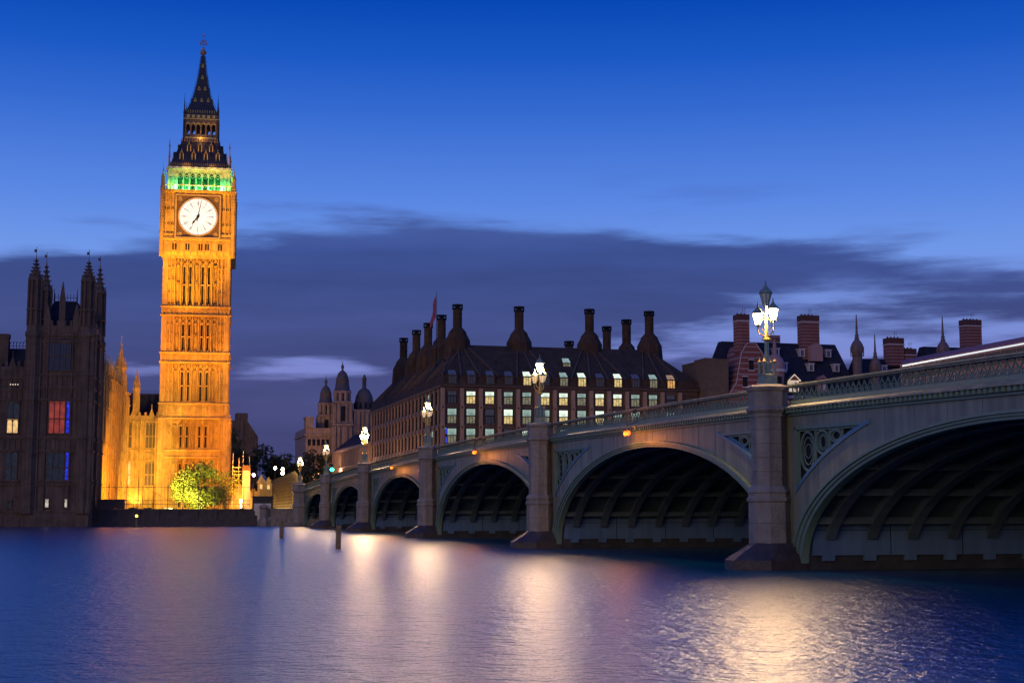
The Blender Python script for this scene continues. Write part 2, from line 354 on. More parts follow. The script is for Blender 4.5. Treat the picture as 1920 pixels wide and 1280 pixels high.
for i, (s0, s1) in enumerate(SPAN):
    c = (s0+s1)/2; a = (s1-s0)/2; b = CROWN[i]-ZS
    lo = PIER[i-1] if i else -1.5; hi = PIER[i] if i < 6 else 247.5
    ao, bo = a+.85, b+.33
    ap, bp = a+2.5, b+1.42
    near = i >= 1
    for y0, y1, north in ((0.0, .28, False), (BW-.28, BW, True)):
        if north: continue
        mb = MB(); N_ = 150
        ss = sorted(set([round(v, 4) for v in lin(lo, hi, N_)]))
        ztop = lambda s: par(s)-1.36
        ptop = lambda s: par(s)-1.36-.56
        plow = lambda s: ZS+bp*math.sqrt(max(0, 1-((s-c)/ap)**2)) if abs(s-c) < ap else ZS
        pb0, pb1 = lo+1.02, hi-1.02
        def has(s): return pb0 < s < pb1 and plow(s) < ptop(s)-.03
        # exact panel limits
        sL = next((s for s in lin(pb0+.01, c, 400) if not has(s)), pb0); sR = next((s for s in lin(pb1-.01, c, 400) if not has(s)), pb1)
        zo = lambda s: max(ell(c, ao, bo, s), -1.2)
        def segs(sa, sb, f0, f1, n): strip(mb, lin(sa, sb, n), f0, f1, y0, y1)
        segs(lo, pb0, zo, ztop, 6); segs(pb1, hi, zo, ztop, 6)
        segs(pb0, sL, zo, plow, 40); segs(pb0, sL, ptop, ztop, 12)
        segs(sR, pb1, zo, plow, 40); segs(sR, pb1, ptop, ztop, 12)
        segs(sL, sR, zo, ztop, 70)
        # plate joints as thin raised cover strips
        mj = mb; s = lo+2.2
        while s < hi-2:
            z0_ = max(zo(s), plow(s) if False else zo(s))
            if sL < s < sR: mj.box(s-.012, s+.012, -.006, 0.0, zo(s)+.02, ztop(s)-.02, 1)
            s += 2.3
        w = br.part('spandrel_wall', mb, [PAINT, PAINT_D])
        # recessed panel with tracery, left and right
        for (u0, u1, sg) in ((pb0, sL, 1), (sR, pb1, -1)):
            mt = MB()
            strip(mt, lin(u0, u1, 24), plow, ptop, .20, .24, 2)
            edge = lambda s, dz: (s, .03, dz(s))
            mt.path([(s, .02, plow(s)+.05) for s in lin(u0, u1, 24)], .16, 1)
            mt.path([(s, .10, plow(s)+.18) for s in lin(u0, u1, 24)], .10, 1)
            mt.path([(s, .02, ptop(s)-.04) for s in lin(u0, u1, 8)], .14, 0)
            mt.path([(s, .10, ptop(s)-.16) for s in lin(u0, u1, 8)], .08, 0)
            ub = u0 if sg > 0 else u1
            mt.bar((ub+sg*.05, .02, plow(ub)), (ub+sg*.05, .02, ptop(ub)), .14)
            mt.bar((ub+sg*.18, .10, plow(ub)), (ub+sg*.18, .10, ptop(ub)), .08)
            # vertical pointed ovals that shrink towards the crown
            p = ub+sg*.28
            for k in range(7):
                wdt = max(.5, 1.55-.2*k); q = p+sg*wdt
                mid = (p+q)/2; zl = plow(q)+.25; zl = max(zl, plow(p)+.1 if sg < 0 else plow(p)+.1); zl = (plow(mid)+.25); zh = ptop(mid)-.2
                hgt = zh-zl
                if hgt < .35 or not (min(u0, u1) < q < max(u0, u1)): break
                cz_ = (zl+zh)/2
                mt.ring(mid, .10, cz_, wdt*.45, hgt*.48, .09); mt.ring(mid, .12, cz_, wdt*.30, hgt*.34, .05)
                mt.bar((q, .1, plow(q)), (q, .1, ptop(q)), .07)
                if hgt > 1.0:
                    mt.ring(mid, .12, cz_, wdt*.2, wdt*.2, .04, n=10)
                    for dz_ in (-1, 1): mt.ring(q, .12, (zl if dz_ < 0 else zh)+(-dz_)*.12, .12, .12, .04, n=8)
                p = q
            if near or True: br.part('spandrel_tracery', mt, [PAINT_G, PAINT_B, BLACK], w)
        # stepped arch moulding
        mm = MB()
        steps = [(0, .0, .30, .115, -.05), (.30, .115, .57, .22, -.12), (.57, .22, .85, .33, -.20)]
        for da0, db0, da1, db1, yy in steps: fan(mm, c, a+da0, b+db0, a+da1-.03, b+db1-.012, yy, .30, n=64)
        br.part('arch_moulding', mm, PAINT_G)
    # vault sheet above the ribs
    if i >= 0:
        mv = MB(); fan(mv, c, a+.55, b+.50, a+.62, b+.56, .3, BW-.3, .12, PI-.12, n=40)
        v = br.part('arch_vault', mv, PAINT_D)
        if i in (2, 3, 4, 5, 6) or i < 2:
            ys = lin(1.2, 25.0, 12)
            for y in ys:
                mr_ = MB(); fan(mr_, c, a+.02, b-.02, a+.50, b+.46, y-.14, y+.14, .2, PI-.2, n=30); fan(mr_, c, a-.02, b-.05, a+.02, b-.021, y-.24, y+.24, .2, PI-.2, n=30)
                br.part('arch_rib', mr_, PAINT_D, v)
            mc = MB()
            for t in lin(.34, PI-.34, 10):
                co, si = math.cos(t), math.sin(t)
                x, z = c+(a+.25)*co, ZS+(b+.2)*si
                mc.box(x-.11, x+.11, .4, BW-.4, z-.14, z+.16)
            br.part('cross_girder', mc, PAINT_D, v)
# piers
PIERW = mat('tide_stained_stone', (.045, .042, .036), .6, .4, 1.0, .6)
for k, c in enumerate(PIER):
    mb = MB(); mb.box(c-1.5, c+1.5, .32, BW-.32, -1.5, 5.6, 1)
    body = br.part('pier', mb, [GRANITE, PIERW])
    mb = MB()                              # grey protective cladding with feet
    for sg in (-1, 1):
        x0, x1 = (c+1.5, c+1.64) if sg > 0 else (c-1.64, c-1.5)
        mb.box(x0, x1, .45, BW-.45, .64, 2.86)
        for y in lin(1.2, 25.0, 12)[::1]:
            mb.box(x0-.02*(sg < 0), x1+.02*(sg > 0), y-.28, y+.28, .40, .64)
        for y in lin(4.2, 22, 5): mb.box(min(x0,x1+.004*0)-.006*(sg < 0), x1+.006*(sg > 0), y-.02, y+.02, .66, 2.84, 1)
        mb.box(x0-.006*(sg < 0), x1+.006*(sg > 0), .47, BW-.47, 1.72, 1.745, 1)
    br.part('cladding', mb, [CLAD, BLACK], body)
    for (py, south) in ((-.78, True), (BW+.78, False)):
        zc = par(c)
        mb = MB(); cx = c-.1
        mb.oct(cx, py, [(.88, .2), (.875, 1.08), (.855, 1.10), (.855, 1.12), (.875, 1.14), (.87, 1.98), (.85, 2.0), (.85, 2.02), (.87, 2.04), (.86, 2.95)])
        br.part('turret_base', mb, GRANITE, body)
        mb = MB(); mb.oct(cx, py, [(.86, 2.951), (.93, 3.0), (.93, 3.14), (.87, 3.20), (.87, 3.34), (.91, 3.38), (.89, 3.46), (.77, 3.66), (.72, 3.70)])
        br.part('string_course', mb, GRANITE, body)
        pf_ = [(.72, 3.701)]; zz_ = 4.3
        while zz_ < zc-1.7: pf_ += [(.72, zz_-.02), (.70, zz_-.012), (.70, zz_+.012), (.72, zz_+.02)]; zz_ += .62
        mb = MB(); mb.oct(cx, py, pf_+[(.72, zc-1.5)])
        br.part('turret_shaft', mb, GRANITE, body)
        mb = MB(); mb.oct(cx, py, [(.72, zc-1.499), (.77, zc-1.4), (.77, zc-1.3), (.90, zc-1.16), (.90, zc-1.06), (.80, zc-.98), (.80, zc-.32), (.86, zc-.26), (.90, zc-.16), (.90, zc-.10), (.76, zc+.0)])
        br.part('turret_cap', mb, GRANITE, body)
        # cutwater plinth
        mb = MB(); sg = -1 if south else 1; yb = -.0 if south else BW
        def rg(w, dep, z): return [(c-w, yb-.3*sg, z), (c+w, yb-.3*sg, z), (c+w, yb+sg*dep*.52, z), (c+.35*w, yb+sg*dep, z), (c-.35*w, yb+sg*dep, z), (c-w, yb+sg*dep*.52, z)]
        mb.loft([rg(1.45, 2.8, -1.0), rg(1.45, 2.8, .42), rg(1.35, 2.6, .56), rg(.98, 1.62, 1.16)])
        br.part('cutwater', mb, GRANITE_WET, body)
# abutment turret and wall at the west end
mb = MB(); mb.box(-4.5, .5, .32, BW-.32, -1.5, 5.2)
ab = br.part('abutment', mb, GRANITE)
mb = MB(); zc = par(-1.5)
mb.oct(-1.6, -.65, [(1.35, -1), (1.3, 3.0), (1.4, 3.1), (1.3, 3.5), (1.18, 3.6), (1.18, zc-1.4), (1.4, zc-1.2), (1.4, zc-1), (1.28, zc-.95), (1.28, zc-.25), (1.42, zc-.1), (1.2, zc+.15)])
br.part('turret_shaft', mb, GRANITE, ab)
# deck, per-bay parapets
mb = MB(); strip(mb, lin(-1.6, 250, 90), lambda s: par(s)-1.62, lambda s: par(s)-1.12, .3, BW-.3)
dk = br.part('deck', mb, ASPH)
for i, (s0, s1) in enumerate(SPAN):
    lo = (PIER[i-1]+.55) if i else -.3; hi = (PIER[i]-.75) if i < 6 else 250
    ss = lin(lo, hi, 24)
    for y0, sg in ((0, 1), (BW, -1)):
        Y = lambda v: y0+sg*v
        if sg < 0:
            mb = MB(); strip(mb, ss, lambda s: par(s)-1.36, lambda s: par(s), min(Y(.05), Y(.25)), max(Y(.05), Y(.25)))
            br.part('parapet', mb, PAINT_G); continue
        mb = MB()
        strip(mb, ss, lambda s: par(s)-.98, lambda s: par(s)-.72, .0, .22)
        strip(mb, ss, lambda s: par(s)-1.36, lambda s: par(s)-1.10, -.05, .28)
        pp = br.part('parapet', mb, PAINT_G)
        mb = MB()
        strip(mb, ss, lambda s: par(s)-.07, lambda s: par(s), -.14, .36)
        strip(mb, ss, lambda s: par(s)-.15, lambda s: par(s)-.071, -.07, .29)
        br.part('top_rail', mb, PAINT, pp)
        mb = MB()
        vs = []; fs = []
        for s in ss: z = par(s); vs += [(s,-.02,z-.90),(s,-.34,z-1.03),(s,-.34,z-1.10),(s,.0,z-1.10)]
        for k in range(len(ss)-1):
            q = k*4; fs += [(q,q+4,q+5,q+1),(q+1,q+5,q+6,q+2),(q+2,q+6,q+7,q+3),(q+3,q+7,q+4,q)]
        mb.add(vs, fs+[(0,1,2,3)])
        br.part('ledge', mb, PAINT, pp)
        mb = MB(); s = lo+.2
        while s < hi-.1:
            z = par(s); mb.box(s-.09, s+.09, -.27, -.05, z-1.28, z-1.10); s += .36
        strip(mb, ss, lambda s: par(s)-1.40, lambda s: par(s)-1.33, -.11, -.05)
        br.part('dentil_course', mb, PAINT_G, pp)
        mb = MB(); s = lo+.3; w = .24
        while s < hi-.2 and i >= 1:
            z = par(s)
            if i >= 2:
                L_ = [(-w, -.15), (-w*.93, -.26), (-w*.62, -.38), (-.05, -.50), (-.02, -.62), (-.12, -.72)]
                for sg2 in (-1, 1): mb.path([(s+sg2*x, .11, z+dz_) for x, dz_ in L_], .042)
                mb.ring(s, .11, z-.655, .055, .05, .03, n=6)
                mb.ring(s+w, .11, z-.60, .10, .10, .032, n=8)
            else: mb.box(s-.03, s+.03, .08, .14, z-.72, z-.15)
            s += 2*w
        if i < 1:
            while s < hi-.2: z = par(s); mb.box(s-.05, s+.05, .08, .14, z-.72, z-.15); s += .36
        br.part('openwork', mb, PAINT_G, pp)
        strip_b = MB(); strip(strip_b, ss, lambda s: par(s)-.66, lambda s: par(s)-.2, .24, .26)
        # solid inner backing is left out: light from the roadway shines through the openwork

# ------------------------------------------------------------------ lamp standards on the piers
def lantern(th, cx, cy, z0, sc, mglass, parent, name='lantern'):
    mb = MB()
    mb.oct(cx, cy, [(.10*sc, z0), (.225*sc, z0+.52*sc)], 0)
    g = th.part('lamp_glass', mb, [mglass], parent)
    if 'lit_lantern' in mglass.name: light('lantern_light', 'POINT', (cx, cy, z0+.27*sc), 4200 if cx > 170 else 5600 if cx > 100 else 2300, (1.0, .63, .29), .13)
    mb = MB()
    k = 1/math.cos(PI/8)
    for q in range(8):
        t = PI/8+2*PI*q/8
        mb.bar((cx+.105*sc*k*math.cos(t), cy+.105*sc*k*math.sin(t), z0), (cx+.235*sc*k*math.cos(t), cy+.235*sc*k*math.sin(t), z0+.53*sc), .022*sc)
    mb.oct(cx, cy, [(.03*sc, z0-.16*sc), (.07*sc, z0-.12*sc), (.05*sc, z0-.07*sc), (.12*sc, z0-.02*sc), (.11*sc, z0-.002)])
    mb.oct(cx, cy, [(.25*sc, z0+.525*sc), (.27*sc, z0+.56*sc), (.25*sc, z0+.60*sc), (.17*sc, z0+.70*sc), (.10*sc, z0+.80*sc), (.05*sc, z0+.86*sc), (.06*sc, z0+.89*sc), (.02*sc, z0+.93*sc), (.035*sc, z0+.98*sc), (.008*sc, z0+1.12*sc)])
    for q in range(8):
        t = 2*PI*q/8; mb.bar((cx+.24*sc*math.cos(t), cy+.24*sc*math.sin(t), z0+.58*sc), (cx+.25*sc*math.cos(t), cy+.25*sc*math.sin(t), z0+.70*sc), .03*sc, w2=.005)
    th.part('lantern_frame', mb, IRONG, parent)
IRONG = mat('green_gold_ironwork', (.20, .24, .15), .4, .3, 4, metal=.2)
def lampstand(c, zb, dirs, on, label, cy=-.78, h=1.0):
    LAMP_ON = globals()['LAMP_ON'] if c > 100 else LAMP_FAR
    th = Thing('bridge_lamp', label, 'street lamp', (c, cy, zb), group='three-lantern lamps on the bridge piers')
    cx = c-.1
    mb = MB(); z = zb
    mb.sq(cx, cy, [(.36, z), (.36, z+.10), (.31, z+.14), (.31, z+.42), (.34, z+.46), (.30, z+.5)])
    mb.oct(cx, cy, [(.17, z+.5), (.15, z+1.0), (.125, z+1.06), (.11, z+1.2), (.085, z+1.98), (.12, z+2.02)])
    th.part('pedestal', mb, IRONG)
    mb = MB()
    for sx_, sy_ in ((-1,-1),(1,-1),(1,1),(-1,1)):
        X, Y = cx+.25*sx_, cy+.25*sy_
        mb.oct(X, Y, [(.075, z+.5), (.06, z+.55), (.06, z+1.0), (.095, z+1.03), (.095, z+1.06)])
        mb.oct(X, Y, [(.10, z+1.061), (.0, z+1.22)], 1); mb.bar((X, Y, z+1.2), (X, Y, z+1.32), .02, 1)
        mb.bar((X, Y, z+.9), (cx, cy, z+.98), .04)
    th.part('buttress_turret', mb, [IRONG, GOLD])
    mb = MB(); mb.oct(cx, cy, [(.13, z+2.02), (.2, z+2.06), (.2, z+2.12), (.15, z+2.15), (.17, z+2.19), (.10, z+2.2)])
    th.part('collar', mb, GOLD)
    stem = MB(); stem.oct(cx, cy, [(.06, z+2.2), (.045, z+3.5), (.08, z+3.56)])
    for ang, dist, z0 in dirs:
        ex, ey = cx+dist*math.cos(ang), cy+dist*math.sin(ang)
        pts = []
        for q in range(9):
            t = q/8; rr_ = dist*math.sin(t*PI/2)**1.0*(1+.18*math.sin(t*PI)); pts.append((cx+rr_*math.cos(ang), cy+rr_*math.sin(ang), z+2.2+(z0-.17-2.2)*(t**1.6)+.02))
        stem.path(pts, .05, 0, 5)
        pts = [(cx+dist*.75*math.sin(t*PI)*math.cos(ang), cy+dist*.75*math.sin(t*PI)*math.sin(ang), z+2.35+.8*t) for t in lin(0, 1, 8)]
        stem.path(pts, .028, 0, 4)
    ar = th.part('lamp_arm', stem, GOLD)
    for q, (ang, dist, z0) in enumerate(dirs):
        lantern(th, cx+dist*math.cos(ang), cy+dist*math.sin(ang), z+z0, .92, LAMP_ON if on[min(q+1, 2)] else LAMP_DIM, ar)
    lantern(th, cx, cy, z+3.62, 1.05, LAMP_ON if on[0] else LAMP_OFF, ar)
    return th
A3 = [(R(118), .36, 2.92), (R(-112), .36, 2.78), (R(10), .36, 2.80)]
lampstand(180.8, par(180.8), [(R(84), .34, 2.98), (R(-98), .38, 2.76)], (0, 1, 1), 'largest lamp, nearest on the bridge, lower pair of lanterns lit and top lantern dark')
lampstand(142.8, par(142.8), A3, (1, 0, 0), 'ornate iron lamp with only its top lantern lit, on the second nearest pier turret')
lampstand(103.2, par(103.2), A3, (1, 0, 0), 'lamp with lit top lantern in front of the corner of the dark-roofed office block')
lampstand(65.2, par(65.2), A3, (1, 1, 1), 'lamp with all lanterns lit, in front of the domed stone building')
lampstand(30.5, par(30.5), A3, (1, 0, 0), 'small lamp just above the green traffic light')
lampstand(-1.5, par(-1.5)+.15, A3, (1, 1, 0), 'distant twin-glow lamp where the bridge meets the bank')

# orange navigation lights under the arch crowns
NAVM = emis('amber_signal_glass', (1, .16, .012), 2.6, (.5, .2, .05))
for s, z, lb in ((161.15, 6.98, 'nearest pair of amber navigation lights hung over the arch crown'), (122.65, 7.3, 'middle pair of amber navigation lights hung over the arch crown'), (83.6, 7.1, 'farthest pair of amber navigation lights hung over the arch crown')):
    th = Thing('navigation_light', lb, 'navigation light', (s, -.3, z), group='amber lights hung below the parapet')
    mb = MB(); zp = par(s)
    mb.bar((s, -.15, zp-.1), (s, -.75, zp-.35), .05); mb.bar((s, -.75, zp-.35), (s, -.75, z+.30), .05); mb.bar((s-.4, -.75, z+.28), (s+.4, -.75, z+.28), .05)
    mb.bar((s, -.05, zp-.75), (s, -.75, z+.45), .04)
    for q in range(6): mb.ring(s-.1+.1*q, -.3, zp-.2, .12, .12, .03, n=6)
    th.part('bracket', mb, RUST)
    for dx in (-.26, .26):
        mb = MB(); mb.lathe(s+dx, -.75, [(.02, z-.14), (.10, z-.08), (.12, z), (.10, z+.10), (.05, z+.14)], 10, 0, 0, True)
        th.part('lamp_glass', mb, NAVM)
        mb = MB(); mb.lathe(s+dx, -.75, [(.06, z+.141), (.16, z+.17), (.10, z+.24), (.03, z+.28)], 10)
        th.part('lamp_hood', mb, RUST)
    light('signal_lamp', 'POINT', (s, -1.3, z-.35), 150, (1, .30, .03), .12)

# traffic light over the second turret from the bank
th = Thing('traffic_light', 'traffic signal showing green at the far end of the bridge', 'traffic light', (21.8, 1.2, par(21.8)-1.1))
zb = par(21.8)-1.1; mb = MB(); zt_ = zb; mb.bar((21.8, 1.2, zb), (21.8, 1.2, zb+2.6), .11); zb += .85; th.part('pole', mb, RUST)
mb = MB(); mb.box(21.70, 21.95, 1.02, 1.38, zb+1.2, zb+2.2); hd = th.part('signal_head', mb, BLACK)
mb = MB(); mb.at(21.96, 1.2)
mb.lathe(0.02, 0, [(.14, zb+1.18), (.32, zb+1.42), (.14, zb+1.66)], 12); th.part('green_lamp', mb, emis('green_signal', (.02, 1, .45), 14), hd)
mb = MB(); mb.lathe(21.97, 1.2, [(.06, zb+1.66), (.09, zb+1.72), (.06, zb+1.8)], 10); mb.lathe(21.97, 1.2, [(.06, zb+1.94), (.09, zb+2.0), (.06, zb+2.08)], 10); th.part('unlit_lamp', mb, GLASS_DK, hd)

# ------------------------------------------------------------------ double-decker bus on the bridge
def bus():
    X0, X1, Y0, Y1 = 166.0, 179.0, 14.0, 16.5
    zd = par(172)-1.12; top = 11.2
    th = Thing('double_decker_bus', 'dark double-decker bus crossing the bridge at right, a white strip along its roof standing for its light trail', 'bus', (172.5, 15.2, zd))
    mb = MB()
    def rg(x, i): return [(x, Y0+i, zd+.35), (x, Y1-i, zd+.35), (x, Y1-i, top-.35), (x, Y1-i-.25, top-.08), (x, Y1-i-.6, top), (x, Y0+i+.6, top), (x, Y0+i+.25, top-.08), (x, Y0+i, top-.35)]
    mb.loft([rg(X0, .12), rg(X0+.2, 0), rg(X1-.2, 0), rg(X1, .12)])
    body = th.part('body', mb, mat('dusky_bus_paint', (.10, .05, .06), .5, .05))
    for (z0, z1) in ((zd+1.25, zd+2.1), (zd+2.75, top-.62)):
        mb = MB(); x = X0+.4
        while x < X1-1: mb.box(x, x+1.3, Y0-.02, Y0-.002, z0, z1); x += 1.42
        th.part('side_window', mb, mat('bus_glass', (.02, .02, .025), .6), body)
    mb = MB(); mb.box(X0+.5, X1-.4, Y0-.035, Y0-.003, top-.50, top-.42)
    th.part('trail_strip', mb, emis('bus_trail_glow', (.85, .92, 1), .9), body)  # glowing strip added in place of the moving bus's light trail
    for x in (X0+2, X1-2.4):
        for y in (Y0+.15, Y1-.45):
            mb = MB(); mb.T = None
            n = 16; r = .48
            mb.loft([[(x+r*math.cos(2*PI*q/n), yy, zd+.48+r*math.sin(2*PI*q/n)) for q in range(n)] for yy in (y-.02, y+.28)])
            w = th.part('wheel', mb, BLACK)
bus()

# ------------------------------------------------------------------ clock tower
E4 = [((0, 1), (1, 0)), ((-1, 0), (0, 1)), ((0, -1), (-1, 0)), ((1, 0), (0, -1))]     # (u, outward) for the four sides, east first
def pointed(u, z, w, h):       # pointed-arch outline, springing at z, width w, rise h
    return [(u-w/2, z), (u-w*.46, z+h*.4), (u-w*.28, z+h*.75), (u, z+h), (u+w*.28, z+h*.75), (u+w*.46, z+h*.4), (u+w/2, z)]
TE, TN = -308.6, -12.6
ct = Thing('clock_tower', 'tall floodlit gothic clock tower glowing orange, with lit clock face and green-lit belfry', 'tower', (TE, TN, 2.7), pf=True)
def sides(fn, mb):
    for u, v in E4: mb.face(TE, TN, u, v); fn(mb)
    mb.T = None
def ledge(mb, z0, z1, w, mi=0):
    for a in range(1): mb.box(TE-w, TE+w, TN-w, TN+w, z0, z1, mi)
W0 = 6.6
def stage(name, z0, z1, slits, low=False):
    mb = MB(); mb.box(TE-W0+.95, TE+W0-.95, TN-W0+.95, TN+W0-.95, z0, z1)
    H = z1-z0
    def f(m):
        d = W0
        for sg in (-1, 1):
            a, b = sorted((sg*4.25, sg*6.55)); m.box(a, b, d-.98, d-.42, z0, z1)
            for y in (4.25, 4.97, 5.7, 6.42):
                m.box(sg*y-.11, sg*y+.11, d-.42, d+.06, z0, z1)
            for y in (4.6, 5.32, 6.06): m.box(sg*y-.06, sg*y+.06, d-.42, d-.24, z0, z1)
            for zz in lin(z0+H*.25, z1-H*.25, 2): m.box(a, b, d-.14, d-.04, zz, zz+.14)
        for y in (-3.65, -2.43, -1.21, 0, 1.21, 2.43, 3.65):
            pass
        for k in range(8):
            y = (k-3.5)*1.21; m.box(y-.13, y+.13, d-.98, d-.02, z0, z1); m.box(y-.05, y+.05, d-.02, d+.1, z0, z1)
        for k in range(7):
            y = (k-3)*1.21
            zt = z1-.18*H
            for q in (-.30, .30): m.box(y+q-.05, y+q+.05, d-.98, d-.42, z0, z1)
            if not (slits and k in (1, 2, 4, 5)): m.box(y-.10, y+.10, d-.98, d-.55, z0, z1)
            # cusped head
            for a_, b_ in zip(pointed(y, zt, .9, .9)[:-1], pointed(y, zt, .9, .9)[1:]): m.bar((a_[0], d-.18, a_[1]), (b_[0], d-.18, b_[1]), .12)
            m.bar((y, d-.16, zt+.9), (y, d-.16, z1-.35), .16); m.box(y-.3, y+.3, d-.35, d-.1, zt-.35, zt-.15)
            if slits and k in (1, 2, 4, 5):
                m.box(y-.19, y+.19, d-.96, d-.93, z0+.35, zt-.4, 1)
                m.box(y-.3, y+.3, d-.96, d-.4, z0+H*.42, z0+H*.42+.2)
            else:
                m.box(y-.3, y+.3, d-.35, d-.2, z0+H*.42, z0+H*.42+.14); m.box(y-.3, y+.3, d-.35, d-.2, z0+H*.42+.35, z0+H*.42+.5)
        for sg in (-1, 1):
            for y in (4.6, 5.32, 6.06):
                for zz in (.3, .55, .8): m.box(sg*y-.14, sg*y+.14, d-.32, d-.2, z0+H*zz, z0+H*zz+.12); m.box(sg*y-.11, sg*y+.11, d-.31, d-.285, z0+H*zz-.3, z0+H*zz-.02, 1)
    sides(f, mb)
    return ct.part(name, mb, [STONE, BLACK])
def band(z0, z1):
    mb = MB(); mb.box(TE-W0+.2, TE+W0-.2, TN-W0+.2, TN+W0-.2, z0, z1)
    for z in (z0, z1): mb.sq(TE, TN, [(W0+.08, z-.22), (W0+.32, z-.02), (W0+.32, z+.12), (W0+.02, z+.30)])
    def f(m):
        d = W0-.05
        for k in range(8): y = (k-3.5)*1.21; m.box(y-.12, y+.12, d-.2, d+.1, z0, z1)
        for k in range(7):
            y = (k-3)*1.21; zc = (z0+z1)/2; m.ring(y, d-.02, zc, .36, (z1-z0)*.30, .10, n=8); m.box(y-.12, y+.12, d-.15, d, zc-.2, zc+.2)
        for sg in (-1, 1):
            for y in (4.25, 4.95, 5.7, 6.42): m.box(sg*y-.12, sg*y+.12, d-.1, d+.14, z0, z1)
        y = -6.5
        while y < 6.6: m.box(y-.07, y+.07, d+.0, d+.22, z1-.5, z1-.22); m.box(y-.1, y+.1, d-.02, d+.12, z1+.3, z1+.55); y += .6
    sides(f, mb); ct.part('string_course', mb, STONE)
stage('base_stage', 2.7, 14.0, True); band(12.9, 14.3)
stage('base_stage', 14.4, 20.5, True)
stage('shaft_stage', 23.6, 31.6, True); stage('shaft_stage', 33.7, 41.0, True); stage('shaft_stage', 42.9, 53.2, True)
band(20.6, 23.5); band(31.7, 33.6); band(41.1, 42.8)
# corner buttress gablets at the base
mb = MB()
for sx_ in (-1, 1):
    for sy_ in (-1, 1):
        x, y = TE+sx_*(W0-.3), TN+sy_*(W0-.3)
        mb.oct(x, y, [(.95, 2.7), (.95, 19.6), (1.15, 19.9), (1.1, 20.6), (.55, 21.2), (.5, 23), (.05, 25.6)])
        for a in range(8):
            t = a*PI/4+PI/8; mb.bar((x+.98*math.cos(t), y+.98*math.sin(t), 2.7), (x+.98*math.cos(t), y+.98*math.sin(t), 20), .16)
            mb.bar((x+.95*math.cos(t), y+.95*math.sin(t), 20.4), (x+.75*math.cos(t), y+.75*math.sin(t), 21.9), .2, w2=.02)
ct.part('corner_buttress', mb, STONE)
# clock stage
CW = 7.1; DC = 61.0
mb = MB()
mb.sq(TE, TN, [(W0, 52.6), (W0+.1, 53.2), (CW-.1, 53.9), (CW-.1, 56.2), (CW+.25, 56.4), (CW+.1, 56.8), (CW-.25, 56.9), (CW-.25, 65.6), (CW+.1, 65.8), (CW+.4, 66.1), (CW+.4, 66.4), (CW, 66.5)])
def f(m):
    for sg in (-1, 1):
        for y in (4.6, 5.4, 6.2, 6.95): m.box(sg*y-.10, sg*y+.10, CW-.3, CW+.02, 56.8, 65.7)
        for y in (5.0, 5.8, 6.55):
            for zz in (59.3, 62.4):
                m.box(sg*y-.22, sg*y+.22, CW-.26, CW-.20, zz, zz+.45, 1); m.box(sg*y-.06, sg*y+.06, CW-.21, CW-.1, zz, zz+.45)
        m.box(*sorted((sg*4.5, sg*7.0)), CW-.25, CW+.05, 57.0, 57.5)
    for k in range(11):
        y = (k-5)*1.28; m.box(y-.09, y+.09, CW-.12, CW+.12, 53.9, 56.2)
        m.box(y-.1, y+.1, W0, CW+.02, 53.2, 53.9)
    for k in range(10):
        y = (k-4.5)*1.28
        pts = pointed(y, 55.3, 1.0, .6)
        for a_, b_ in zip(pts[:-1], pts[1:]): m.bar((a_[0], CW-.05, a_[1]), (b_[0], CW-.05, b_[1]), .1)
        if k in (1, 3, 5, 6, 8) :
            for q in (-.24, .24): m.box(y+q-.17, y+q+.17, CW-.1, CW-.085, 54.2, 55.5, 1)
    y = -7.2
    while y < 7.3: m.box(y-.1, y+.1, CW+.1, CW+.38, 65.75, 66.05); m.box(y-.12, y+.12, CW-.1, CW+.2, 56.15, 56.4, 0); y += .55
sides(f, mb)
cs = ct.part('clock_stage', mb, [STONE, BLACK])
